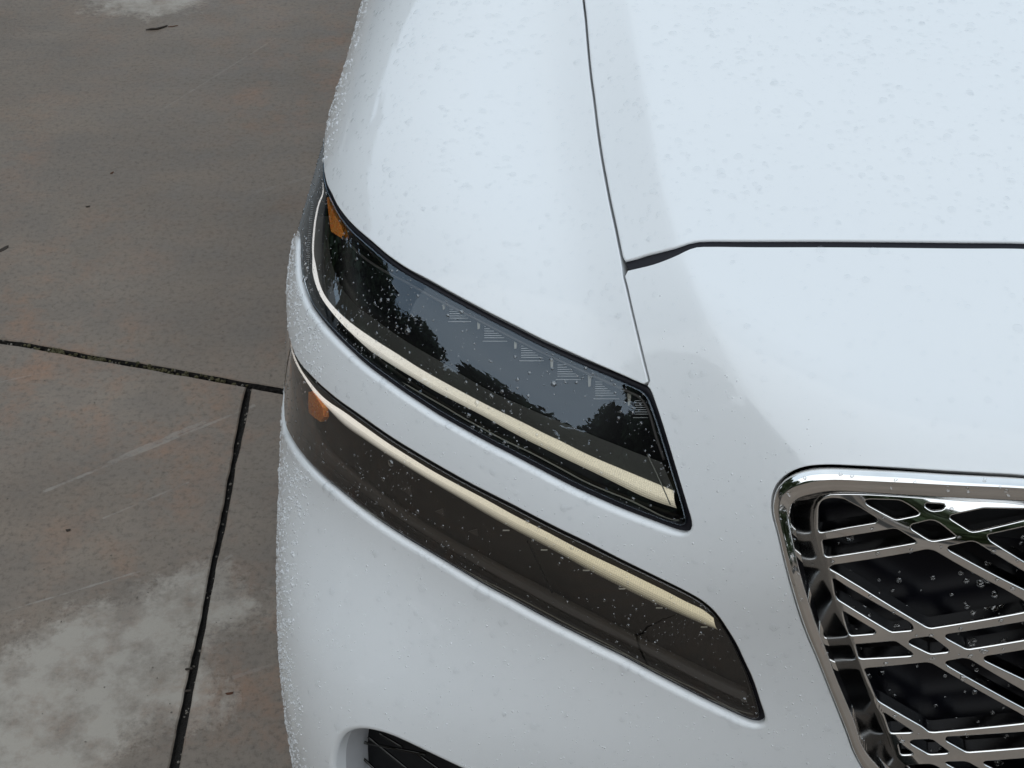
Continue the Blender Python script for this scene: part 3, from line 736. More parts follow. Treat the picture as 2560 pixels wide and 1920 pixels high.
LB2 = [(735,950),(735,1000),(736,1045),(743,1072),(767,1116),(807,1163),(861,1210),(915,1248),(969,1284),(1024,1324),(1072,1352),(1145,1393),(1217,1433),(1289,1475),(1362,1513),(1450,1560),(1540,1607),(1594,1636),(1667,1670),(1739,1706),(1811,1741),(1850,1757),(1870,1764)]
LB1[0:3] = [(757,985),(759,1000),(763,1012)]
band('bezel_band', MATS['housing_band'], LB1, LB2, lo, .020, .014, rows=3, thick=.004)
band('bezel_base', MATS['housing_brown'], LB2, [(712,920),(710,960),(711,1000),(716,1050),(727,1092),(752,1128),(795,1180),(850,1225),(915,1270),(960,1302),(1030,1346),(1085,1378),(1152,1420),(1225,1462),(1300,1503),(1380,1545),(1450,1584),(1545,1632),(1610,1664),(1700,1711),(1800,1757),(1870,1793)], lo, .018, .012, rows=3)
LINE_L = [(712,1062),(731,1110),(757,1142),(788,1173),(825,1208),(861,1238),(905,1268),(951,1298),(1000,1329),(1055,1362),(1108,1393),(1181,1435),(1264,1478),(1340,1518),(1440,1571),(1540,1621),(1600,1654),(1648,1678),(1700,1704),(1757,1731),(1810,1760),(1847,1776),(1884,1786)]
tube('trim_strip', MATS['trim_line'], px3(LINE_L, .006), .0006, lo)
for tri in ([(999,1222),(1026,1215),(1029,1242)], [(1087,1279),(1107,1272),(1109,1290)], [(1170,1329),(1192,1323),(1194,1341)]):
    plate('optic_mark', MATS['housing_band'], tri[::-1], .016, .001, lo)
tube('divider_fin', MATS['black_matte'], px3([(1318,1352),(1333,1380),(1350,1418),(1366,1452),(1381,1482)], .017), .0011, lo)
for x, y in ((1265,1326), (1360,1375), (1465,1426), (1555,1472), (1648,1520), (1760,1568)):
    plate('optic_mark', MATS['rib_grey'], [(x-8, y-1), (x+8, y-1), (x+8, y+1.5), (x-8, y+1.5)][::-1], .012, .0005, lo)
# the two lamps of the car's left side are the same parts mirrored
def mirror_tree(o, parent):
    c = o.copy(); COL.objects.link(c); c.parent = parent
    off = Vector((0, 0, 0)); p = parent
    if o.parent is car: c.scale = (-1, 1, 1)
    for ch in list(o.children): mirror_tree(ch, c)
    return c
for o_ in (up, lo, fender):
    m2 = mirror_tree(o_, car)
    if 'label' in m2: m2['label'] = m2['label']+' on the far side of the grille'

# ---------------------------------------------------------------- grille
def ring_profile(name, m_, A, B, prof, parent, closed=False):
    """sweep a profile (fraction across, height above body) between polylines A (outer) and B (inner)"""
    k = max(len(A), len(B)); A = resample(A, k); B = resample(B, k); n = grad(A*.5+B*.5)
    V = [A*(1-f)+B*f+n*h for f, h in prof]; m2 = len(V); V = np.vstack(V); Fc = []
    for j in range(m2-1):
        a = j*k+np.arange(k-1); Fc += np.stack([a, a+1, a+k+1, a+k], -1).tolist()
    return V, Fc
def both(V, Fc):
    n = len(V); return np.vstack([V, V*np.array([-1, 1, 1])]), Fc+[[i+n for i in f[::-1]] for f in Fc]
GI_L = [(2173,1892),(2132,1794),(2088,1689),(2066,1629),(2040,1562),(2012,1474),(1999,1428),(1988,1380),(1979,1340),(1973,1308),(1970,1285),(1973,1268),(1985,1253),(2003,1243),(2030,1236),(2060,1230),(2090,1228),(2130,1229),(2176,1232),(2366,1243),(2560,1252)]
gi = to3(GI_L); gi0 = to3([('f', 0., .335)]+[('f', -.05, .340), ('f', -.13, .355), ('f', -.20, .39)])
gis = np.vstack([gi0, gi, [front_pt(float(x), gi[-1, 2]) for x in np.linspace(gi[-1, 0], 0, 6)[1:]]])
# match the outer and inner curves point for point
outer = np.vstack([cr(np.vstack([gleft]), step=.005)]); 
def split_corner(P, iy):  # index of the point nearest a pixel
    return int(np.argmin(np.linalg.norm(proj(P)-np.array(iy), axis=1)))
go = shift(gr_half, 0); gi_s = cr(gis, step=.005)
def seg_match(A, B, marksA, marksB):
    ia = [0]+[split_corner(A, m_) for m_ in marksA]+[len(A)-1]; ib = [0]+[split_corner(B, m_) for m_ in marksB]+[len(B)-1]
    RA = []; RB = []
    for a0, a1, b0, b1 in zip(ia[:-1], ia[1:], ib[:-1], ib[1:]):
        k = max(12, a1-a0, b1-b0); RA.append(resample(A[a0:a1+1], k)[:-1]); RB.append(resample(B[b0:b1+1], k)[:-1])
    return np.vstack(RA+[A[-1:]]), np.vstack(RB+[B[-1:]])
mk = [(2142,1901), (1955,1394), (1930,1292), (1955,1194), (2045,1162), (2366,1176)], [(2173,1892), (1993,1404), (1971,1292), (1990,1249), (2060,1230), (2366,1243)]
gA, gB = seg_match(go, gi_s, *mk)
gA = push(gA*.88+gB*.12)           # the dark shut line left outside the chrome
n_ = grad(gA); prof = [(-.02, -.020), (0, -.006), (.004, -.001), (.03, .0025), (.10, .0052), (.25, .0078), (.40, .0094), (.47, .0098), (.50, .0096), (.53, .0088), (.75, .0058), (.93, .0030), (.98, .0018), (1.0, -.001), (1.0, -.012)]
V, Fc = [], []
k = len(gA); nn = grad((gA+gB)/2); up_ = np.clip((gA-gB)[:, 2:3]/(np.linalg.norm(gA-gB, axis=1, keepdims=True)+1e-9), 0, 1); up_ = np.convolve(np.pad(up_[:, 0], 8, mode='edge'), np.ones(17)/17, 'valid')[:, None]
Vs = [gA*(1-f)+gB*f+nn*(h if h < 0 else h*(.30+.70*up_)) for f, h in prof]; V = np.vstack(Vs)
for j in range(len(prof)-1):
    a = j*k+np.arange(k-1); Fc += np.stack([a, a+k, a+k+1, a+1], -1).tolist()
GX_, GF_ = both(V, Fc)

# lattice: openings read off the photograph, (x, y, scale, x0, y0) windows
def z6(pts): return [(1860+x/3.16, 1140+y/3.16) for x, y in pts]
def z7(pts): return [(1860+x/3.16, 1395+y/3.16) for x, y in pts]
HOLES = [z6([(785,330),(920,400),(1050,482),(1060,500),(1055,528),(820,570),(605,612),(580,605),(568,585),(566,420),(574,380),(600,348),(640,332),(700,326)]),
 z6([(950,340),(985,332),(1230,336),(1300,375),(1380,432),(1388,448),(1370,466),(1205,504),(1175,500),(965,388),(945,365)]),
 z6([(1425,356),(1560,362),(1590,372),(1590,400),(1565,424),(1480,434),(1425,405),(1412,380)]),
 z6([(1612,470),(1625,452),(1880,396),(2212,400),(2340,402),(2340,475),(2212,500),(1820,598),(1780,598),(1612,490)]),
 z6([(1312,530),(1460,492),(1510,498),(1560,530),(1650,605),(1680,632),(1660,645),(1490,678),(1455,672),(1300,575),(1300,550)]),
 z6([(602,660),(1175,562),(1210,568),(1340,650),(1365,672),(1362,690),(660,812),(625,795)]),
 z6([(1910,640),(1905,610),(2212,540),(2340,512),(2340,925),(2212,852),(1925,665)]),
 z6([(1600,705),(1780,662),(1830,670),(2212,912),(2340,990),(2340,1165),(2212,1082),(1600,748),(1590,730)]),
 z6([(662,885),(700,862),(1440,730),(1500,740),(1800,920),(2205,1140),(2250,1175),(2240,1240),(2150,1258),(1475,1372),(1440,1362),(900,1035),(668,905)]),
 z6([(690,975),(715,970),(1310,1308),(1345,1345),(1342,1388),(1175,1402),(1150,1395),(728,1138),(708,1095)]),
 z6([(770,1225),(785,1222),(1045,1378),(1050,1400),(1035,1415),(850,1430),(822,1418),(790,1320)]),
 z6([(868,1485),(1170,1458),(1205,1462),(1335,1552),(1345,1572),(1335,1590),(925,1614),(895,1600)]),
 z6([(1288,1468),(1320,1440),(1465,1420),(1500,1432),(1622,1525),(1635,1548),(1620,1560),(1480,1575),(1455,1568),(1295,1490)]),
 z6([(1580,1435),(1590,1405),(2212,1302),(2340,1282),(2340,1440),(2212,1466),(1775,1538),(1745,1532),(1590,1450)]),
 z7([(1580,838),(1590,812),(1730,785),(1790,797),(2212,1045),(2340,1118),(2340,1272),(2212,1200),(1600,860)]),
 z7([(1882,800),(1900,772),(2212,722),(2340,702),(2340,1045),(2212,972),(1895,820)]),
 z7([(938,885),(960,868),(1440,820),(1490,830),(1800,1010),(2190,1228),(2250,1265),(2250,1310),(2200,1320),(1500,1388),(1455,1384),(1400,1340),(1050,1138),(1020,1080)]),
 z7([(1090,1222),(1105,1218),(1335,1365),(1345,1382),(1330,1392),(1165,1396),(1145,1385)]),
 z7([(1210,1468),(1228,1458),(1335,1535),(1345,1555),(1330,1565),(1245,1568),(1228,1555)]),
 z7([(1298,1455),(1330,1434),(1470,1426),(1500,1436),(1620,1525),(1632,1545),(1615,1555),(1475,1564),(1450,1558),(1305,1475)]),
 z7([(1580,1440),(1595,1408),(2212,1368),(2340,1358),(2340,1500),(2212,1512),(1770,1546),(1740,1538),(1590,1455)]),
 z7([(1575,1618),(1600,1605),(1740,1602),(1780,1612),(2212,1850),(2212,1960),(1590,1635)]),
 z7([(1880,1622),(1900,1600),(2212,1578),(2340,1570),(2340,1850),(2212,1790),(1890,1640)]),
 z7([(1275,1640),(1300,1632),(1470,1625),(1510,1635),(2100,1960),(1500,2010),(1440,1800)])]
LR = [(2249,1901),(2218,1835),(2186,1753),(2154,1673),(2126,1597),(2110,1560),(2095,1525),(2081,1480),(2068,1446),(2056,1410),(2046,1375),(2037,1338),(2033,1310),(2033,1285),(2038,1262),(2050,1248),(2066,1241),(2090,1238),(2145,1237),(2252,1241),(2400,1251),(2560,1262)]
GD = .030           # the lattice stands this far behind the body surface
lrp = to3(LR, GD)
tl = lrp[-1]
lat_half = np.vstack([push(to3([('f', 0., .36), ('f', -.06, .37), ('f', -.14, .39), ('f', -.20, .43)]), GD), lrp,
                      [push(front_pt(float(x), tl[2]+.004)[None], GD)[0] for x in np.linspace(tl[0], 0, 6)[1:]]])
lat_s = cr(lat_half, step=.006)
# procedural continuation of the lattice to the right of the frame, from the node positions of the visible part
def soft_poly(P, step=.0026):
    """closed polyline with lightly cut corners, evenly resampled"""
    P = np.asarray(P); Q = np.roll(P, -1, 0); d = np.linalg.norm(Q-P, axis=1, keepdims=True); c = np.minimum(.25, .0012/(d+1e-9)); out = []
    for a_, b_, f in zip(P, Q, c[:, 0]): out += [a_*(1-f)+b_*f, a_*f+b_*(1-f)]
    out = np.array(out+[out[0]]); s_ = np.r_[0, np.cumsum(np.linalg.norm(np.diff(out, axis=0), axis=1))]; k = max(10, int(s_[-1]/step)); u = np.linspace(0, s_[-1], k+1)
    return np.stack([np.interp(u, s_, out[:, j]) for j in range(3)], -1)[:-1]
holes3 = [soft_poly(to3(h, GD)) for h in HOLES]
nd = to3([(2323,1320),(2323,1611),(2323,1866)], GD)
Pz = (nd[0, 2]-nd[2, 2])/2; Px = Pz*1.80; xc, zc0 = nd[1, 0], nd[1, 2]
def lat_pt(x, z): return push(front_pt(float(x), float(z))[None], GD)[0]
xlim = to3([(2606, y) for y in (1240, 1400, 1600, 1800, 2050)], GD)[:, 0].max()+.006
ex = []
gw, gg, bw = .30, .12, .0     # in periods
# cells in the rotated lattice coordinates a=(x/Px+z/Pz), b=(x/Px-z/Pz): bars pairs at every integer
def cell_ranges():
    w = .050; gsm = .20
    return [(gsm/2+w, 1-gsm/2-w), (-gsm/2, gsm/2)]
LXZ = np.vstack([lat_s[:, [0, 2]], [[.002, lat_s[-1, 2]], [.002, lat_s[0, 2]]]]); _c = LXZ.mean(0); LXZ = _c+(LXZ-_c)*np.array([1., .975])
def clip_poly(P, nx, nz, c0):
    out = []; k = len(P)
    for i in range(k):
        a, b = P[i], P[(i+1) % k]; da = nx*a[0]+nz*a[1]-c0; db = nx*b[0]+nz*b[1]-c0
        if da >= 0: out.append(a)
        if da*db < 0: out.append(a+(b-a)*da/(da-db))
    return np.array(out) if len(out) > 2 else None
for ia in range(-8, 14):
    for ib in range(-8, 14):
        for ra in cell_ranges():
            for rb in cell_ranges():
                pts = [(ia+ra[0], ib+rb[0]), (ia+ra[1], ib+rb[0]), (ia+ra[1], ib+rb[1]), (ia+ra[0], ib+rb[1])]
                w3 = []
                for a_, b_ in pts: w3.append((xc+Px*(a_+b_)/2, zc0+Pz*(a_-b_)/2))
                w3 = np.array(w3)
                for nx, nz, c0 in ((1, 0, xlim), (-1, 0, .006), (0, -1, -(tl[2]-.007)), (0, 1, .385)):
                    w3 = clip_poly(w3, nx, nz, c0)
                    if w3 is None: break
                if w3 is None: continue
                if not inside(w3, [LXZ]).all(): continue
                ar_ = abs(area2(w3))
                if ar_ > 1.2e-4: ex.append(w3)
def ex_holes(ws):
    if not ws: return []
    out = []
    for w in ws:
        Q = []
        for q in range(len(w)):
            a_, b_ = w[q], w[(q+1) % len(w)]
            if np.linalg.norm(b_-a_) > 1e-3: Q += [a_, a_*.5+b_*.5]
        Q = np.array(Q); out.append(soft_poly(push(front_pts(Q[:, 0], Q[:, 1]), GD), .008))
    return out
ex = ex_holes(ex)
# the lattice really stands on a flatter, more upright sheet than the nose around it: slide every point along its line of sight onto it
def Gy(x, z): return Y0+.38*np.sqrt(x*x+1e-4)**2.93+.045+.22*(.54+soft(z-.54, .03)-.62)+(1.0+5.0*sstep(.50-np.abs(x), .02, .14))*np.clip(z-.785, 0, None)**2+.25*np.clip(.56-z, 0, None)**2
def toG(P, back=0.):
    D = np.asarray(P)-CAM; lo = np.full(len(D), .6); hi = np.full(len(D), 1.6)
    for _ in range(30):
        md = (lo+hi)/2; Q = CAM+D*md[:, None]; f = Q[:, 1]-Gy(Q[:, 0], Q[:, 2])-back; lo = np.where(f < 0, md, lo); hi = np.where(f < 0, hi, md)
    return CAM+D*lo[:, None]
def gradG(P):
    e = 1e-4; n = np.stack([(Gy(P[:, 0]+e, P[:, 2])-Gy(P[:, 0]-e, P[:, 2]))/(2*e), -np.ones(len(P)), (Gy(P[:, 0], P[:, 2]+e)-Gy(P[:, 0], P[:, 2]-e))/(2*e)], -1)
    return n/np.linalg.norm(n, axis=1, keepdims=True)
# assemble: face sheet, chamfer and walls
outerL = np.vstack([lat_s, [push(front_pt(0., z)[None], GD)[0] for z in np.linspace(lat_s[-1, 2], lat_s[0, 2], 60)[1:-1]]]); outerL[np.abs(outerL[:, 0]) < 2e-3, 0] = 0
def up0(P): return push(P, 0, 3)
def lattice():
    o0 = orient(up0(outerL), True); hs = []
    for h in holes3+ex: hs.append(orient(up0(h), False))
    CH = .0016
    hin = [inset(h, .0003) for h in hs]
    global IQ, I3
    sv = (IQ, I3); IQ = IQ[:1]; I3 = I3[:1]
    # interior points on a lattice-local grid, so that the face stays smooth
    xs = np.arange(-.52, .0, .009); zs = np.arange(.3, .9, .009); A_, B_ = np.meshgrid(xs, zs); gp = front_pts(A_.ravel(), B_.ravel())
    I3 = np.vstack([I3, gp]); IQ = np.vstack([IQ, chart(gp)])
    V, T, rg = fill([o0]+hin, margin=.003); IQ, I3 = sv
    n = grad(V); Vn = toG(V-n*GD); Nn = gradG(Vn); Fc = T.tolist()
    for l, (a, b) in zip([o0]+hin, rg):
        Tn, nl, G = frames(l); P0 = toG(l-nl*GD); k = len(l); nl = gradG(P0); Tn = np.roll(P0, -1, 0)-np.roll(P0, 1, 0); G = np.cross(Tn, nl); G /= np.linalg.norm(G, axis=1, keepdims=True)+1e-12
        rows = [(0, 0, 0), (CH*.5, -CH*.18, .35), (CH, -CH*.9, .8), (CH*1.05, -.003, 1.0), (CH*1.1, -.016, 1.0)]
        prev = None
        for (o_, h_, m_) in rows:
            cur = len(Vn)+np.arange(k); Vn = np.vstack([Vn, P0+G*o_+nl*h_]); Nn = np.vstack([Nn, nl*(1-m_)+G*m_*1.0])
            if prev is not None: Fc += np.stack([prev, cur, np.roll(cur, -1), np.roll(prev, -1)], -1).tolist()
            prev = cur
    Nn /= np.linalg.norm(Nn, axis=1, keepdims=True)
    return Vn, Fc, Nn
Vn, Fc, Nn = lattice()
V2, F2 = both(Vn, Fc); grille = mesh_obj('grille', V2, F2, MATS['chrome'], car, normals=np.vstack([Nn, Nn*np.array([-1, 1, 1])]))
grille['label'] = 'chrome lattice grille of crossing paired bars'
mesh_obj('grille_surround', GX_, GF_, MATS['chrome'], grille)
# deep dark throat between surround and lattice
Bi = gB; k = len(Bi); Lr = resample(cr(np.vstack([lat_s]), step=.005), k)
A2, B2 = seg_match(gi_s, up0(lat_s), mk[1], [(2249,1901), (2062,1430), (2037,1300), (2050,1253), (2090,1244), (2366,1255)])
n2 = grad(A2); Bg = toG(B2-grad(B2)*GD); nb = gradG(Bg); rows = [A2-n2*.001, A2-n2*.012, A2*.6+Bg*.4-n2*.006, A2*.12+Bg*.88-nb*.004, Bg-nb*.0025, Bg-nb*.02]
Vt = np.vstack(rows); k = len(A2); Ft = []
for j in range(len(rows)-1):
    a = j*k+np.arange(k-1); Ft += np.stack([a, a+k, a+k+1, a+1], -1).tolist()
Vt, Ft = both(Vt, Ft); mesh_obj('grille_throat', Vt, Ft, MATS['dark_chrome'], grille)
# black gloss shutters behind the lattice
xs = np.linspace(-.6, .6, 61); zs = np.linspace(.26, .92, 40)
A_, B_ = np.meshgrid(xs, zs); Pb = np.stack([A_.ravel(), np.maximum(Gy(A_.ravel(), B_.ravel())+.036, front_pts(A_.ravel(), B_.ravel())[:, 1]+.035), B_.ravel()], -1)
Fb = [[j*61+i, j*61+i+1, (j+1)*61+i+1, (j+1)*61+i] for j in range(39) for i in range(60)]
mesh_obj('radiator_shutter', Pb, Fb, MATS['black_gloss'], grille)

# ---------------------------------------------------------------- lower intake, black liner behind the panel gaps
il = orient(int_loop, True); Tn, ni, Gi = frames(il)
V, T, rg = fill([inset(il, -.02)]); nn = grad(V)
intake = mesh_obj('lower_intake', V-nn*.050, T, MATS['black_matte'], car)
k = len(il); i2 = inset(il, -.003)
rows = [i2-ni*.008, inset(il, .006)-ni*.034, inset(il, .002)-ni*.054]; Vt = np.vstack(rows); Ft = []
for j in range(2):
    a = j*k+np.arange(k); b = j*k+np.roll(np.arange(k), -1); Ft += np.stack([a, b, b+k, a+k], -1).tolist()
mesh_obj('intake_wall', Vt, Ft, MATS['shaded_paint'], intake)
def z8(x, y): return (660+x/3.456, 1440+y/3.456)
for p0, p1 in (((870,1440),(1400,1540)), ((900,1390),(1330,1740)), ((830,1550),(1100,1800)), ((1330,1540),(1700,1800)), ((1000,1360),(1200,1480)), ((780,1700),(1000,1850)), ((1200,1640),(1600,1900))):
    q = to3([z8(*p0), z8((p0[0]+p1[0])/2, (p0[1]+p1[1])/2), z8(*p1)], .036); tube('mesh_bar', MATS['dark_chrome'], cr(q, step=.01), .0016, intake)
gcs = np.linspace(-1.5, 1.5, 110); A_, B_ = np.meshgrid(gcs, gcs); q = np.stack([A_.ravel(), B_.ravel()], -1); P = unchart(q); nrm = grad(P)
okp = (P[:, 0] < .02) & (P[:, 1] < 1.4) & (P[:, 2] > .2) & ~((np.abs(P[:, 1]-WC[0]) < .5) & (P[:, 2] < .9) & (P[:, 0] < -.75))
Fi = []
for j in range(109):
    for i in range(109):
        a = j*110+i; f = [a, a+1, a+111, a+110]
        if all(okp[v] for v in f): Fi.append(f)
Vi, Fi = both(P-nrm*.115, Fi); mesh_obj('gap_liner', Vi, Fi, MATS['black_matte'], car)  # black shell added so that the panel gaps look dark

mirror_tree(intake, car)
# ---------------------------------------------------------------- rest of the car, behind the picture
def loft(name, m_, secs, parent, label=None, cap=True):
    k = len(secs[0]); V = np.vstack(secs); Fc = []
    for j in range(len(secs)-1):
        a = j*k+np.arange(k-1); Fc += np.stack([a, a+1, a+k+1, a+k], -1).tolist()
    if cap: Fc.append(list(range(k))[::-1]); Fc.append([len(V)-k+i for i in range(k)])
    return mesh_obj(name, V, Fc, m_, parent)
secs = []
for y, w, zt, zb in ((1.45, .955, 1.12, .24), (2.0, .965, 1.10, .22), (2.8, .97, 1.10, .22), (3.5, .975, 1.10, .24), (4.2, .96, 1.10, .30), (4.62, .90, 1.05, .36), (4.78, .78, .95, .42)):
    prof2 = [(-.2, zb-.02), (-w+.06, zb), (-w, zb+.12), (-w-.008, .55), (-w, .80), (-w+.03, .97), (-w+.09, zt-.02), (-w+.16, zt), (0, zt+.02)]
    pr = prof2+[(-x, z) for x, z in prof2[-2::-1]]
    secs.append(np.array([(x, y, z) for x, z in pr]))
loft('rear_body', P_, secs, car)
gs = []
for y, w, zb, zt, wt in ((1.30, .80, 1.10, 1.13, .70), (1.75, .84, 1.10, 1.45, .66), (2.15, .85, 1.10, 1.66, .62), (3.0, .85, 1.10, 1.71, .62), (3.9, .83, 1.10, 1.66, .60), (4.5, .78, 1.08, 1.30, .62)):
    pr = [(-w, zb), (-(w*.6+wt*.4), (zb+zt)/2), (-wt, zt-.05), (-wt+.08, zt), (0, zt+.02), (wt-.08, zt), (wt, zt-.05), (w*.6+wt*.4, (zb+zt)/2), (w, zb)]
    gs.append(np.array([(x, y, z) for x, z in pr]))
cab = loft('cabin_glass', MATS['cabin_glass'], gs, car)
rf = [s[2:7]+np.array([0, 0, .012]) for s in gs[2:5]]; loft('roof', P_, rf, car, cap=False)
def wheel(x, y):
    t = np.linspace(0, 2*math.pi, 40, endpoint=False); pr = [(-.12, .26), (-.125, .33), (-.10, .37), (0, .383), (.10, .37), (.125, .33), (.12, .26)]
    V = []; sx = 1 if x > 0 else -1
    for d_, r_ in pr: V.append(np.stack([x-sx*.02+np.full(40, d_), y+r_*np.cos(t), .385+r_*np.sin(t)], -1))
    V = np.vstack(V); Fc = []
    for j in range(6):
        a = j*40+np.arange(40); b = j*40+(np.arange(40)+1) % 40; Fc += np.stack([a, b, b+40, a+40], -1).tolist()
    w_ = mesh_obj('wheel', V, Fc, MATS['tyre_rubber'], car)
    V = [[x+sx*.07, y, .385]]; Fc = []
    for q in range(10):
        a0 = q/10*2*math.pi
        for da, r_, dx in ((-.16, .06, .07), (.16, .06, .07), (.10, .262, .05), (-.10, .262, .05)): V.append([x+sx*dx, y+r_*math.cos(a0+da), .385+r_*math.sin(a0+da)])
        b = 1+q*4; Fc += [[b, b+1, b+2, b+3], [0, b+1, b]]
    nb_ = len(V); 
    for a0 in t: V.append([x+sx*.05, y+.262*math.cos(a0), .385+.262*math.sin(a0)])
    for a0 in t: V.append([x-sx*.08, y+.25*math.cos(a0), .385+.25*math.sin(a0)])
    for i in range(40): Fc.append([nb_+i, nb_+(i+1) % 40, nb_+40+(i+1) % 40, nb_+40+i])
    V.append([x-sx*.08, y, .385]); Fc += [[nb_+40+i, nb_+40+(i+1) % 40, len(V)-1] for i in range(40)]
    mesh_obj('rim', np.array(V), Fc, MATS['alloy'], w_, smooth=False)
for x in (-.825, .825):
    for y in (WC[0], WC[0]+2.955): wheel(x, y)

# ---------------------------------------------------------------- water drops
def caps(C, n, r, hgt, elong, segs, rings, steep_rim=False):
    """many small domes as arrays: centre, normal, radius, height, stretch downhill"""
    k = len(C); dn = np.array([0, 0, -1.])-n*(-n[:, 2:3]); dn[np.linalg.norm(dn, axis=1) < .1] = (0, -1, 0)
    dn = dn-(dn*n).sum(1, keepdims=True)*n; dn /= np.linalg.norm(dn, axis=1, keepdims=True)+1e-9
    ang = rng.normal(0, .5, k)[:, None]; sd_ = np.cross(n, dn); u = dn*np.cos(ang)+sd_*np.sin(ang); v = np.cross(n, u)
    wob = 1+.09*rng.standard_normal((k, segs)); V = []
    for j in range(rings):
        th = (j/rings)*math.pi/2; rr_ = math.cos(th); hh = math.sin(th)
        if steep_rim: rr_, hh = ((1, 0), (.90, .72), (.66, .94))[j]
        for s in range(segs):
            a = 2*math.pi*s/segs
            V.append(C+u*(r*elong*rr_*math.cos(a)*wob[:, s])[:, None]+v*(r*rr_*math.sin(a)*wob[:, s])[:, None]+n*(hgt*hh-1e-4*(j == 0))[:, None])
    V.append(C+n*hgt[:, None]); m_ = len(V); V = np.stack(V, 1).reshape(-1, 3)
    loc = []
    for j in range(rings-1):
        for s in range(segs):
            s2 = (s+1) % segs; loc += [(j*segs+s, j*segs+s2, (j+1)*segs+s2), (j*segs+s, (j+1)*segs+s2, (j+1)*segs+s)]
    for s in range(segs): loc.append(((rings-1)*segs+s, (rings-1)*segs+(s+1) % segs, rings*segs))
    loc = np.array(loc); Fc = (loc[None]+(np.arange(k)*m_)[:, None, None]).reshape(-1, 3)
    return V, Fc
def sample(V, T, k):
    a, b, c = V[T[:, 0]], V[T[:, 1]], V[T[:, 2]]; ar = np.linalg.norm(np.cross(b-a, c-a), axis=1)
    i = rng.choice(len(T), k, p=ar/ar.sum()); u = rng.random(k); v = rng.random(k); f = u+v > 1; u[f] = 1-u[f]; v[f] = 1-v[f]
    return a[i]+(b[i]-a[i])*u[:, None]+(c[i]-a[i])*v[:, None], i, ar.sum()
allV = []; allF = []; base = 0; matI = []; CURM = 0
def add_caps(C, n, r, hgt, elong, segs, rings, steep_rim=False):
    global base
    V, Fc = caps(C, n, r, hgt, elong, segs, rings, steep_rim); allV.append(V); allF.append(Fc+base); base += len(V); matI.append(np.full(len(Fc), CURM))
for V, T, nn, kd in SPOTS:
    cen = V[T].mean(1); ok = inframe(cen, 60) & (cen[:, 1] < 1.2); T = T[ok]
    if len(T) == 0: continue
    _, _, A = sample(V, T, 4)
    # (density per m2, radius mean mm, spread, height ratio)
    CURM = int(kd[:4] == 'lens')
    sets = {'hood': [(1700, 2.1, .35, .16), (8000, .8, .45, .2)], 'fender': [(1500, 2.2, .38, .14), (8000, .8, .45, .18)],
            'bumper': [(2000, 1.1, .50, .30), (11000, .55, .4, .3)], 'lens': [(9000, .95, .42, .55), (9000, .55, .3, .55)], 'lens_low': [(5500, .8, .42, .5), (5000, .5, .3, .5)]}[kd]
    for q, (dn_, rm, sg, hr) in enumerate(sets):
        k = int(dn_*A); C, ti, _ = sample(V, T, k); n = nn[T[ti]].mean(1); n /= np.linalg.norm(n, axis=1, keepdims=True)
        if kd[:4] == 'lens':      # wiped clean by the wind in places: drops gather in patches
            ph = np.sin(C[:, 0]*31+1)*np.cos(C[:, 2]*37+C[:, 1]*23)+.5*np.sin(C[:, 0]*70+C[:, 1]*60); keep = rng.random(k) < .25+.75*(ph > .1)
            C = C[keep]; n = n[keep]; k = len(C)
        sidew = np.clip(-n[:, 0]-.55, 0, 1)*2.2
        r = np.exp(rng.normal(math.log(rm), sg, k))*1e-3; r = np.clip(r, .0003, .0042)*(1-.25*np.minimum(sidew, 1))
        steep = np.clip(1-n[:, 2], 0, 1); hg = r*(hr+(.30*steep+.15*sidew)*(1-hr)); el = 1+.2*steep*rng.random(k)
        big = r > .0011
        if big.any(): add_caps(C[big], n[big], r[big], hg[big], el[big], 14 if kd in ('hood', 'fender') else 12, 3, kd in ('hood', 'fender', 'bumper'))
        if kd == 'bumper':      # the steeper faces carry rounder beads, whitened for the light they gather
            sp = ~big & (rng.random(k) < .35*np.clip((.8-n[:, 2])/.4, 0, 1)); CURM = 2
            if sp.any(): add_caps(C[sp], n[sp], r[sp], r[sp]*.6, el[sp], 8, 2)
            CURM = 0; big = big | sp
        if (~big).any(): add_caps(C[~big], n[~big], r[~big], hg[~big], el[~big], 7, 2)
        if kd in ('bumper', 'fender') and q == 1:   # the flank is beaded much more densely
            m_ = n[:, 0] < -.80; C2 = C[m_]
            for rep in range(2):
                jit = push(C2+rng.normal(0, .004, C2.shape)); jn = grad(jit); rj = np.exp(rng.normal(math.log(1.0), .4, len(jit)))*1e-3
                CURM = 2
                if len(jit): add_caps(jit, jn, rj, rj*.55, 1+.2*rng.random(len(jit)), 8, 2)
            CURM = 0
CURM = 0
# drops hanging along the lower lips of the lamps and hood edge
for Lp, dens, r0 in ((up_loop, 60, .0021), (lo_loop, 50, .0020)):
    o_ = orient(Lp, False); T_, n_l, G = frames(o_); cand = np.where((G[:, 2] > .35) & (o_[:, 1] < .35))[0]; i = rng.choice(cand, dens)
    C = push(o_[i]-G[i]*rng.uniform(.001, .006, (dens, 1))); n = grad(C)*.75+G[i]*.45; n /= np.linalg.norm(n, axis=1, keepdims=True)
    r = r0*np.exp(rng.normal(0, .45, dens)); add_caps(C-grad(C)*.0008, n, r, r*.5, np.full(dens, 1.1), 12, 3)
CURM = 1
gq = [(2012,1195),(1994,1212),(2101,1184),(2130,1190),(2239,1200),(2287,1207),(1959,1279),(1951,1300),(1972,1241),(2463,1197),(2500,1219),(2228,1222),(2370,1228),(1996,1436),(2004,1499),(2067,1634),(1985,1350),(1975,1320),(2420,1231),(2520,1240)]
P, ok = march(CAM, ray([a for a, b in gq], [b for a, b in gq]), -.006); n = grad(P)
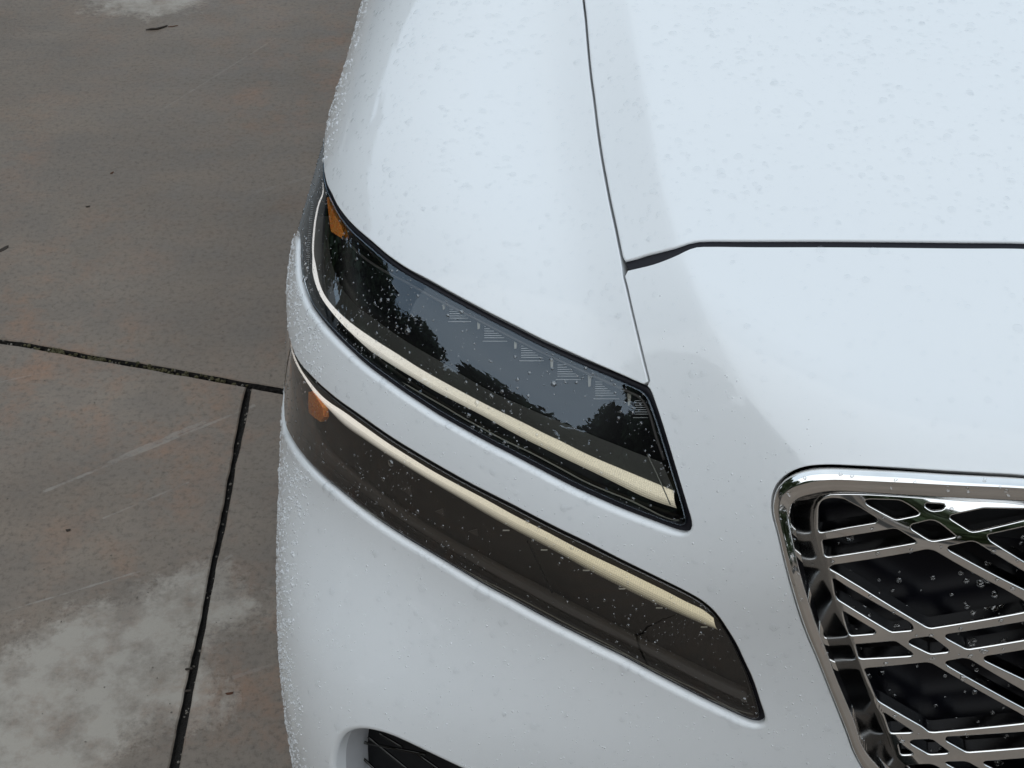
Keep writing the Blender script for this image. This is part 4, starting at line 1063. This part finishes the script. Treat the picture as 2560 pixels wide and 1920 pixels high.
add_caps(P, n, np.full(len(gq), .0014), np.full(len(gq), .0009), np.full(len(gq), 1.3), 12, 3)
gq = np.array([z6([q])[0] for q in [(1180,1240),(1000,1110),(1480,1420),(1100,490),(1055,770),(700,835),(1640,420),(1950,590),(1700,640),(1360,1420),(2160,830),(1970,755),(1880,1540),(1700,1570),(1790,1580),(1120,1640),(1500,1600),(1320,740),(2030,1300),(1710,1365),(2000,980),(2125,1050),(1010,575),(1560,720)]]+[z7([q])[0] for q in [(1730,950),(1470,800),(1750,1390),(2030,500),(1820,1060),(1380,1390),(1250,1450),(1900,740),(2050,720),(1190,1250),(1710,560)]])
P = toG(CAM+ray(gq[:, 0], gq[:, 1])); n = gradG(P); r = .0016*np.exp(rng.normal(0, .3, len(gq)))
add_caps(P, n, r, r*.6, np.full(len(gq), 1.1), 12, 3)
k = 110; gx = rng.uniform(2080, 2560, k); gy = rng.uniform(1330, 1900, k)
P = toG(CAM+ray(gx, gy), .0358); n = gradG(P); r = .0017*np.exp(rng.normal(0, .4, k)); add_caps(P, n, r, r*.5, np.full(k, 1.2), 12, 3)
V = np.vstack(allV); Fc = np.vstack(allF)
me = bpy.data.meshes.new('water_drops'); me.vertices.add(len(V)); me.vertices.foreach_set('co', V.ravel())
me.loops.add(len(Fc)*3); me.loops.foreach_set('vertex_index', Fc.ravel().astype(np.int32)); me.polygons.add(len(Fc))
me.polygons.foreach_set('loop_start', np.arange(len(Fc))*3); me.polygons.foreach_set('loop_total', np.full(len(Fc), 3)) if False else None
me.update(calc_edges=True); me.polygons.foreach_set('use_smooth', np.ones(len(Fc), bool)); me.materials.append(MATS['water']); me.materials.append(MATS['water_on_dark']); me.materials.append(MATS['water_beads']); me.polygons.foreach_set('material_index', np.concatenate(matI).astype(np.int32))
wd = bpy.data.objects.new('water_drops', me); COL.objects.link(wd)
tag(wd, 'clear rain drops beaded all over the white paint, lamps and chrome', 'water drops', kind='stuff')
print('drops tris', len(Fc))

# ---------------------------------------------------------------- ground
def concrete(name, detail):
    m, t, p, o = mat(name)
    geo = t.nodes.new('ShaderNodeNewGeometry'); pos = geo.outputs['Position']
    def mapped(sc, rot=0):
        mm = t.nodes.new('ShaderNodeMapping'); mm.inputs['Scale'].default_value = sc; mm.inputs['Rotation'].default_value = (0, 0, rot); lk(t, pos, mm.inputs[0]); return mm.outputs[0]
    big = noise(t, 1.6, 5, .6, vec=pos, dist=.6); streak = noise(t, 3.5, 5, .6, vec=mapped((.55, 1.9, 1), -.5), dist=.4)
    fine_ = noise(t, 95, 6, .75, vec=pos); mid = noise(t, 14, 5, .65, vec=pos)
    c = mixc(t, ramp(t, big, [(.3, 0), (.7, 1)]), (.205, .160, .122), (.262, .212, .168))
    c = mixc(t, ramp(t, streak, [(.35, .0), (.75, .55)]), c, (.150, .132, .115))
    orange = mth(t, 'MULTIPLY', ramp(t, noise(t, 1.5, 3, .5, vec=pos, dist=.3), [(.44, .10), (.62, 1)]), ramp(t, noise(t, 9, 7, .72, vec=pos), [(.47, 0), (.70, 1)]))
    c = mixc(t, mth(t, 'MULTIPLY', orange, .52), c, (.36, .17, .085))
    c = mixc(t, ramp(t, fine_, [(.30, .75), (.5, 0)]), c, (.085, .068, .055))
    c = mixc(t, ramp(t, fine_, [(.56, 0), (.80, .45)]), c, (.33, .28, .235))
    c = mixc(t, ramp(t, mid, [(.35, .25), (.6, 0)]), c, (.12, .098, .080))
    c = mixc(t, 1.0, c, ramp(t, noise(t, .9, 4, .55, vec=pos, dist=.5), [(.32, .80), (.68, 1.08 if False else 1.0)]), 'MULTIPLY')
    if detail:
        at = t.nodes.new('ShaderNodeAttribute'); at.attribute_name = 'dry'
        d = mth(t, 'ADD', mth(t, 'MULTIPLY_ADD', fine_, .16, -.08), mth(t, 'ADD', at.outputs['Fac'], mth(t, 'MULTIPLY_ADD', noise(t, 9, 9, .72, vec=pos, dist=.3), .62, -.31)))
        dm = ramp(t, d, [(.44, 0), (.55, 1)])
        blot = ramp(t, noise(t, 13, 8, .7, vec=pos), [(.44, .95), (.62, .25)])
        c = mixc(t, mth(t, 'MULTIPLY', dm, mth(t, 'MULTIPLY', blot, .92)), c, (.385, .345, .295))
        # long pale scuffs across the slab
        brk = noise(t, 22, 5, .7, vec=pos); sepn = t.nodes.new('ShaderNodeSeparateXYZ'); lk(t, pos, sepn.inputs[0])
        tot = None
        for (a_, b_, wd_, st) in SCR:
            ga = ground(*a_); gb = ground(*b_); dx, dy = (gb-ga)[:2]; ln = math.hypot(dx, dy); ux, uy = dx/ln, dy/ln
            rx = mth(t, 'SUBTRACT', sepn.outputs[0], float(ga[0])); ry = mth(t, 'SUBTRACT', sepn.outputs[1], float(ga[1]))
            al = mth(t, 'ADD', mth(t, 'MULTIPLY', rx, ux), mth(t, 'MULTIPLY', ry, uy))
            ac = mth(t, 'ABSOLUTE', mth(t, 'SUBTRACT', mth(t, 'MULTIPLY', rx, uy), mth(t, 'MULTIPLY', ry, ux)))
            m1 = mth(t, 'LESS_THAN', ac, mth(t, 'MULTIPLY', mth(t, 'SUBTRACT', brk, .25), wd_*1.7))
            m2_ = mth(t, 'MULTIPLY', mth(t, 'GREATER_THAN', al, 0.), mth(t, 'LESS_THAN', al, ln))
            s_ = mth(t, 'MULTIPLY', mth(t, 'MULTIPLY', m1, m2_), mth(t, 'MULTIPLY', ramp(t, brk, [(.38, 0), (.55, 1)]), st))
            tot = s_ if tot is None else mth(t, 'MAXIMUM', tot, s_)
        c = mixc(t, mth(t, 'MULTIPLY', tot, .55), c, (.34, .31, .275))
    lk(t, c, p.inputs['Base Color']); p.inputs['Specular IOR Level'].default_value = .35
    lk(t, ramp(t, mid, [(.3, .45), (.7, .7)]), p.inputs['Roughness'])
    h = mth(t, 'ADD', mth(t, 'MULTIPLY', fine_, .6), mth(t, 'MULTIPLY', mid, .8)); lk(t, bump(t, h, .003, .8), p.inputs['Normal'])
    return m
def zL(x, y): return (x/1.4813, 800+y/1.4813)
SCR = [(zL(160,636), zL(945,315), .006, .75), (zL(400,530), zL(760,375), .010, .7), (zL(0,1085), zL(520,930), .0035, .8), (zL(380,735), zL(700,600), .0035, .6),
       (zL(230,1062), zL(430,1055), .003, .6), ((690, 95), (395, 280), .004, .4), (zL(0,230), zL(180,190), .003, .5), (zL(860,1325), zL(1010,1275), .006, .4), (zL(700,960), zL(860,870), .005, .5), ((640,480), (780,440), .010, .25)]
concrete('concrete', True); concrete('concrete_far', False)
simple('soil', (.020, .017, .014), .95, bumpy=(150, .01))
gv = []; s = 300
groundo = mesh_obj('ground', [(-s, -s, -.05), (s, -s, -.05), (s, s, -.05), (-s, s, -.05)], [[0, 1, 2, 3]], MATS['concrete_far'], smooth=False); tag(groundo, kind='structure', label='brown grey concrete paving beside the car', cat='ground')
soil = mesh_obj('joint_soil', [(-9, -9, -.016), (9, -9, -.016), (9, 9, -.016), (-9, 9, -.016)], [[0, 1, 2, 3]], MATS['soil'], groundo, smooth=False)
soil['kind'] = 'structure'
J = ground(623, 962)[:2]; Jl = ground(0, 851)[:2]; u1 = (J-Jl)/np.linalg.norm(J-Jl); Jb = ground(441, 1920)[:2]; Jt = ground(627, 965)[:2]; v1 = (Jt-Jb)/np.linalg.norm(Jt-Jb)
DRY = ground(*np.array([(0,1637),(40,1610),(74,1587),(169,1556),(284,1509),(338,1475),(520,1428),(628,1502),(675,1522),(608,1563),(500,1590),(486,1671),(513,1772),(378,1813),(270,1907),(200,2100),(-300,2100),(-300,1650)], float).T)[:, :2]
DRY2 = ground(*np.array([(560,-80),(500,10),(440,40),(360,50),(270,35),(230,0),(240,-80)], float).T)[:, :2]
def sdf(Q, poly):
    a = poly; b = np.roll(poly, -1, 0); d = b-a; w = Q[:, None]-a[None]; t_ = np.clip((w*d).sum(-1)/(d*d).sum(-1), 0, 1)
    dist = np.linalg.norm(w-d*t_[..., None], axis=-1).min(1); return np.where(inside(Q, [poly]), dist, -dist)
def slab(poly, fine_=False):
    """concrete slab with slightly ragged, softened edges"""
    poly = np.array(poly, float); e = []
    st = .02 if fine_ else .4
    for i in range(len(poly)):
        a, b = poly[i], poly[(i+1) % len(poly)]; k = max(2, int(np.linalg.norm(b-a)/st)); e.append(a+(b-a)*np.linspace(0, 1, k, endpoint=False)[:, None])
    E = np.vstack(e); k = len(E)
    T = np.roll(E, -1, 0)-np.roll(E, 1, 0); T /= np.linalg.norm(T, axis=1, keepdims=True); Nn_ = np.stack([T[:, 1], -T[:, 0]], -1)
    if area2(E) < 0: Nn_ = -Nn_
    w = np.convolve(np.pad(rng.normal(0, 1, k), 3, mode='wrap'), np.ones(7)/7, 'valid')*.0035 if fine_ else np.zeros(k)
    E1 = E+Nn_*w[:, None]; E0 = E1-Nn_*.0022
    if fine_:
        gx = np.arange(E[:, 0].min(), E[:, 0].max(), .03); gy = np.arange(E[:, 1].min(), E[:, 1].max(), .03); A, B = np.meshgrid(gx, gy); I = np.stack([A.ravel(), B.ravel()], -1)
        pr = proj(np.c_[I, np.zeros(len(I))]); dep = (np.c_[I, np.zeros(len(I))]-CAM)@fv
        I = I[(pr[:, 0] > -300) & (pr[:, 0] < 1000) & (pr[:, 1] > -300) & (pr[:, 1] < 2200) & (dep > 0)]
        I = I[sdf(I, E0) > .01] if len(I) else I
    else: I = np.zeros((0, 2))
    V2 = np.vstack([E0, I]); o_v, _, o_f, ov, _, _ = delaunay_2d_cdt([Vector(v) for v in V2.tolist()], [(i, (i+1) % k) for i in range(k)], [], 1, 1e-9)
    idx = [x[0] for x in ov]; Fc = [[idx[i] for i in f] for f in o_f]
    V = [(*p_, 0.) for p_ in V2]; nb = len(V)
    V += [(*p_, -.0018) for p_ in E1]; V += [(*p_, -.045) for p_ in E1]
    ccw = area2(E) > 0
    for i in range(k):
        j = (i+1) % k
        for f in ([i, nb+i, nb+j, j], [nb+i, nb+k+i, nb+k+j, nb+j]): Fc.append(f if ccw else f[::-1])
    o = mesh_obj('paving_slab', V, Fc, [MATS['concrete'], MATS['soil']], groundo, smooth=False)
    mi = np.zeros(len(Fc), np.int32); mi[-2*k+1::2] = 1; o.data.polygons.foreach_set('material_index', mi)
    V = np.array(V); q = V[:, :2]; d = np.maximum(sdf(q, DRY), sdf(q, DRY2)*.8-.01) if fine_ else np.full(len(q), -1.)
    a_ = o.data.attributes.new('dry', 'FLOAT', 'POINT'); a_.data.foreach_set('value', np.clip(.5+d*2.2, 0, 1)); return o
O = J; jw = .0075   # half joint
n1 = np.array([-u1[1], u1[0]]); w1 = np.array([v1[1], -v1[0]])
def at(a, b, off_n=0., lower=False): return O+u1*a+(v1 if lower else n1)*b+n1*off_n
# beyond the expansion joint
rows_ = [(jw*1.2, 3.2)]+[(3.2*i+jw, 3.2*(i+1)-jw) for i in (1,)]
for (b0, b1) in ((jw, 3.25), (3.25+2*jw, 6.4)):
    for (a0, a1) in ((-6.6, -3.3-jw), (-3.3+jw, 2.4-jw), (2.4+jw, 5.6)):
        slab([at(a0, b0), at(a1, b0), at(a1, b1), at(a0, b1)], fine_=(a0 > -4 and a0 < 0 and b0 < 1))
# this side of it: saw-cut joints run towards the viewer
c45 = (w1@u1)
for (b0, b1) in ((-3.2, -jw), (-6.4, -3.2-2*jw)):
    for q, (a0, a1) in enumerate(((-6.2, -3.1-jw), (-3.1+jw, -jw*.75), (jw*.75, 3.1-jw), (3.1+jw, 6.2))):
        def lp(a, b): return O+u1*a+v1*(b/ (v1@n1))
        slab([lp(a0, b0), lp(a1, b0), lp(a1, b1), lp(a0, b1)], fine_=(b1 > -1 and q in (1, 2)))

# loose bits on the slab
def twig(pts, r_, name, label, cat, m_, grp=None):
    P = ground(*np.array(pts, float).T)+np.array([0, 0, r_*.9]); P = cr(P, step=.004); k = len(P); rad = r_*(1-.5*np.abs(np.linspace(-1, 1, k))**3)*(1+.12*rng.standard_normal(k))
    c = P.mean(0); c[2] = 0; V, Fc = tube(None, None, P-c, rad, None, segs=6); o = mesh_obj(name, V, Fc, m_); o.location = c; return tag(o, label, cat, grp)
twig([(365,77),(378,75),(393,74),(407,70),(419,66)], .0030, 'twig', 'short dark twig lying on the concrete near the top left', 'twig', MATS['twig_brown'])
twig([(420,68),(436,66),(445,64)], .0012, 'twig', 'thin faint stalk lying just right of the dark twig', 'twig', MATS['leaf_brown'])
twig([(463,1675),(473,1674),(482,1673)], .0020, 'twig', 'tiny dark twig lying across the saw cut joint, the upper of two', 'twig', MATS['twig_brown'])
twig([(462,1730),(470,1729),(478,1728)], .0020, 'twig', 'tiny dark twig lying across the saw cut joint, the lower of two', 'twig', MATS['twig_brown'])
def leaflet(px, py, l_, w_, a_, label, m_):
    c = ground(px, py); V = []; k = 8
    for i in range(k): t_ = 2*math.pi*i/k; x = l_*math.cos(t_); y = w_*math.sin(t_); V.append((x*math.cos(a_)-y*math.sin(a_), x*math.sin(a_)+y*math.cos(a_), .0012+.002*math.cos(2*t_)))
    V += [(x, y, z-.0008) for x, y, z in V]; Fc = [list(range(k)), list(range(2*k-1, k-1, -1))]+[[i, i+k, (i+1) % k+k, (i+1) % k] for i in range(k)]
    o = mesh_obj('fallen_leaf', V, Fc, m_, smooth=False); o.location = c; tag(o, label, 'leaf')
leaflet(574,1734,.006,.0022,.2,'tiny rust red leaf scrap on the right hand slab beside the car', MATS['leaf_brown'])
leaflet(281,1050,.005,.0020,1.2,'tiny orange leaf scrap near the lit orange mottling', MATS['leaf_brown']) if False else None
leaflet(220,517,.005,.003,.3,'tiny dark leaf speck in the middle of the far slab', MATS['twig_brown'])
leaflet(8,623,.014,.006,.9,'dark leaf fragment at the left edge on the far slab', MATS['twig_brown'])
leaflet(171,1326,.004,.003,.2,'tiny black crumb on the near slab, left of the saw cut', MATS['twig_brown'])
leaflet(280,433,.005,.002,.9,'tiny orange brown leaf scrap lying alone on the far slab', MATS['leaf_brown'])
# grit and moss in the joints
def lumps(name, C, rads, m_, label, cat):
    Vs = []; Fs = []; b = 0; ph = (1+5**.5)/2
    ico = np.array([(-1,ph,0),(1,ph,0),(-1,-ph,0),(1,-ph,0),(0,-1,ph),(0,1,ph),(0,-1,-ph),(0,1,-ph),(ph,0,-1),(ph,0,1),(-ph,0,-1),(-ph,0,1)])/1.9
    fc = [(0,11,5),(0,5,1),(0,1,7),(0,7,10),(0,10,11),(1,5,9),(5,11,4),(11,10,2),(10,7,6),(7,1,8),(3,9,4),(3,4,2),(3,2,6),(3,6,8),(3,8,9),(4,9,5),(2,4,11),(6,2,10),(8,6,7),(9,8,1)]
    for c, r_ in zip(C, rads):
        Vs.append(c+ico*r_*(1+.25*rng.standard_normal((12, 1)))*np.array([1, 1, .7])); Fs += [[i+b for i in f] for f in fc]; b += 12
    o = mesh_obj(name, np.vstack(Vs), Fs, m_, smooth=False); tag(o, label, cat, kind='stuff'); return o
C = []; Rr = []
for f, w_, nq in ((.21, .03, 40), (.38, .03, 45), (.62, .035, 26), (.78, .12, 40), (.1, .1, 20)):
    for _ in range(nq):
        a = f+rng.normal(0, w_); p_ = Jl+(J-Jl)*a; C.append((*(p_+n1*rng.normal(0, .0045)), rng.uniform(-.008, -.001))); Rr.append(rng.uniform(.0015, .0045))
lumps('moss', np.array(C), Rr, MATS['moss_green'], 'small clumps of olive moss growing in the wide slab joint', 'moss')
C = []; Rr = []
for _ in range(45):
    a = rng.random(); p_ = Jt+(Jb-Jt)*a; C.append((*(p_+u1*rng.normal(0, .004)), rng.uniform(-.012, -.003))); Rr.append(rng.uniform(.001, .0026))
for _ in range(35):
    a = rng.random(); p_ = Jl+(J-Jl)*a; C.append((*(p_+n1*rng.normal(0, .004)), rng.uniform(-.012, -.003))); Rr.append(rng.uniform(.001, .003))
for _ in range(120):
    p_ = ground(rng.uniform(0, 700), rng.uniform(0, 1920)); C.append((p_[0], p_[1], .0005)); Rr.append(rng.uniform(.0006, .0016))
lumps('grit', np.array(C), Rr, MATS['grit'], 'fine pale grit scattered in the joints and over the slabs', 'grit')

# ---------------------------------------------------------------- trees that the wet paint and lamps mirror
m, t, p, o = mat('foliage'); geo = t.nodes.new('ShaderNodeNewGeometry')
lk(t, mixc(t, noise(t, 1.3, 3, vec=geo.outputs['Position']), (.040, .060, .024), (.085, .115, .042)), p.inputs['Base Color']); p.inputs['Roughness'].default_value = .6
simple('bark', (.07, .055, .04), .9)
def tree(az, dist, h, w, label):
    c = np.array([-.74+dist*math.sin(R(az)), -dist*math.cos(R(az)), 0]); root = empty('tree', c); tag(root, label, 'tree', 'trees beyond the car park')
    zz = np.linspace(0, h*.75, 7); tr = np.c_[c[0]+.15*np.sin(zz), c[1]+.1*np.cos(zz*1.3), zz]; tube('trunk', MATS['bark'], tr, np.linspace(.22, .06, 7), root, segs=8)
    k = 5200; V = []; Fc = []; blobs = [(rng.normal(0, w*.28), rng.normal(0, w*.28), h*.90*(1-(1-qq/15)**1.3*.86), rng.uniform(w*.24, w*.42)) for qq in range(16)]
    blobs = np.array(blobs); bi = rng.integers(0, 16, k); d = rng.standard_normal((k, 3)); d /= np.linalg.norm(d, axis=1, keepdims=True)
    P = c+blobs[bi, :3]+d*(blobs[bi, 3]*rng.uniform(.6, 1.05, k))[:, None]*np.array([1, 1, .75]); P[:, 2] = np.minimum(P[:, 2], h)
    a = rng.standard_normal((k, 3)); a /= np.linalg.norm(a, axis=1, keepdims=True); b = np.cross(a, d); b /= np.linalg.norm(b, axis=1, keepdims=True)+1e-9; s_ = rng.uniform(.20, .42, (k, 1))
    V = np.stack([P-a*s_, P+b*s_*.6, P+a*s_, P-b*s_*.6], 1).reshape(-1, 3); Fc = (np.arange(k)*4)[:, None]+np.arange(4)
    cr_ = mesh_obj('crown', V, Fc, MATS['foliage'], root, smooth=False); cr_['kind'] = 'stuff'
TREES = [(-150, 16, 5.5, 5), (-130, 14, 6.2, 5), (-112, 13, 6.5, 5), (-97, 14, 7.6, 5), (-84, 15, 8.6, 5), (-71, 15, 9.4, 5.5), (-59, 15, 10.6, 5.5), (-47, 16, 9.4, 5.5), (-35, 17, 7.6, 5.5), (-22, 18, 6.6, 6), (-8, 19, 6.4, 6), (8, 19, 6.8, 6), (26, 21, 7, 7), (50, 23, 7, 7)]
for a, d, h, w in TREES: tree(a, d, h, w, 'leafy green tree beyond the car park, mirrored dark in the headlights')
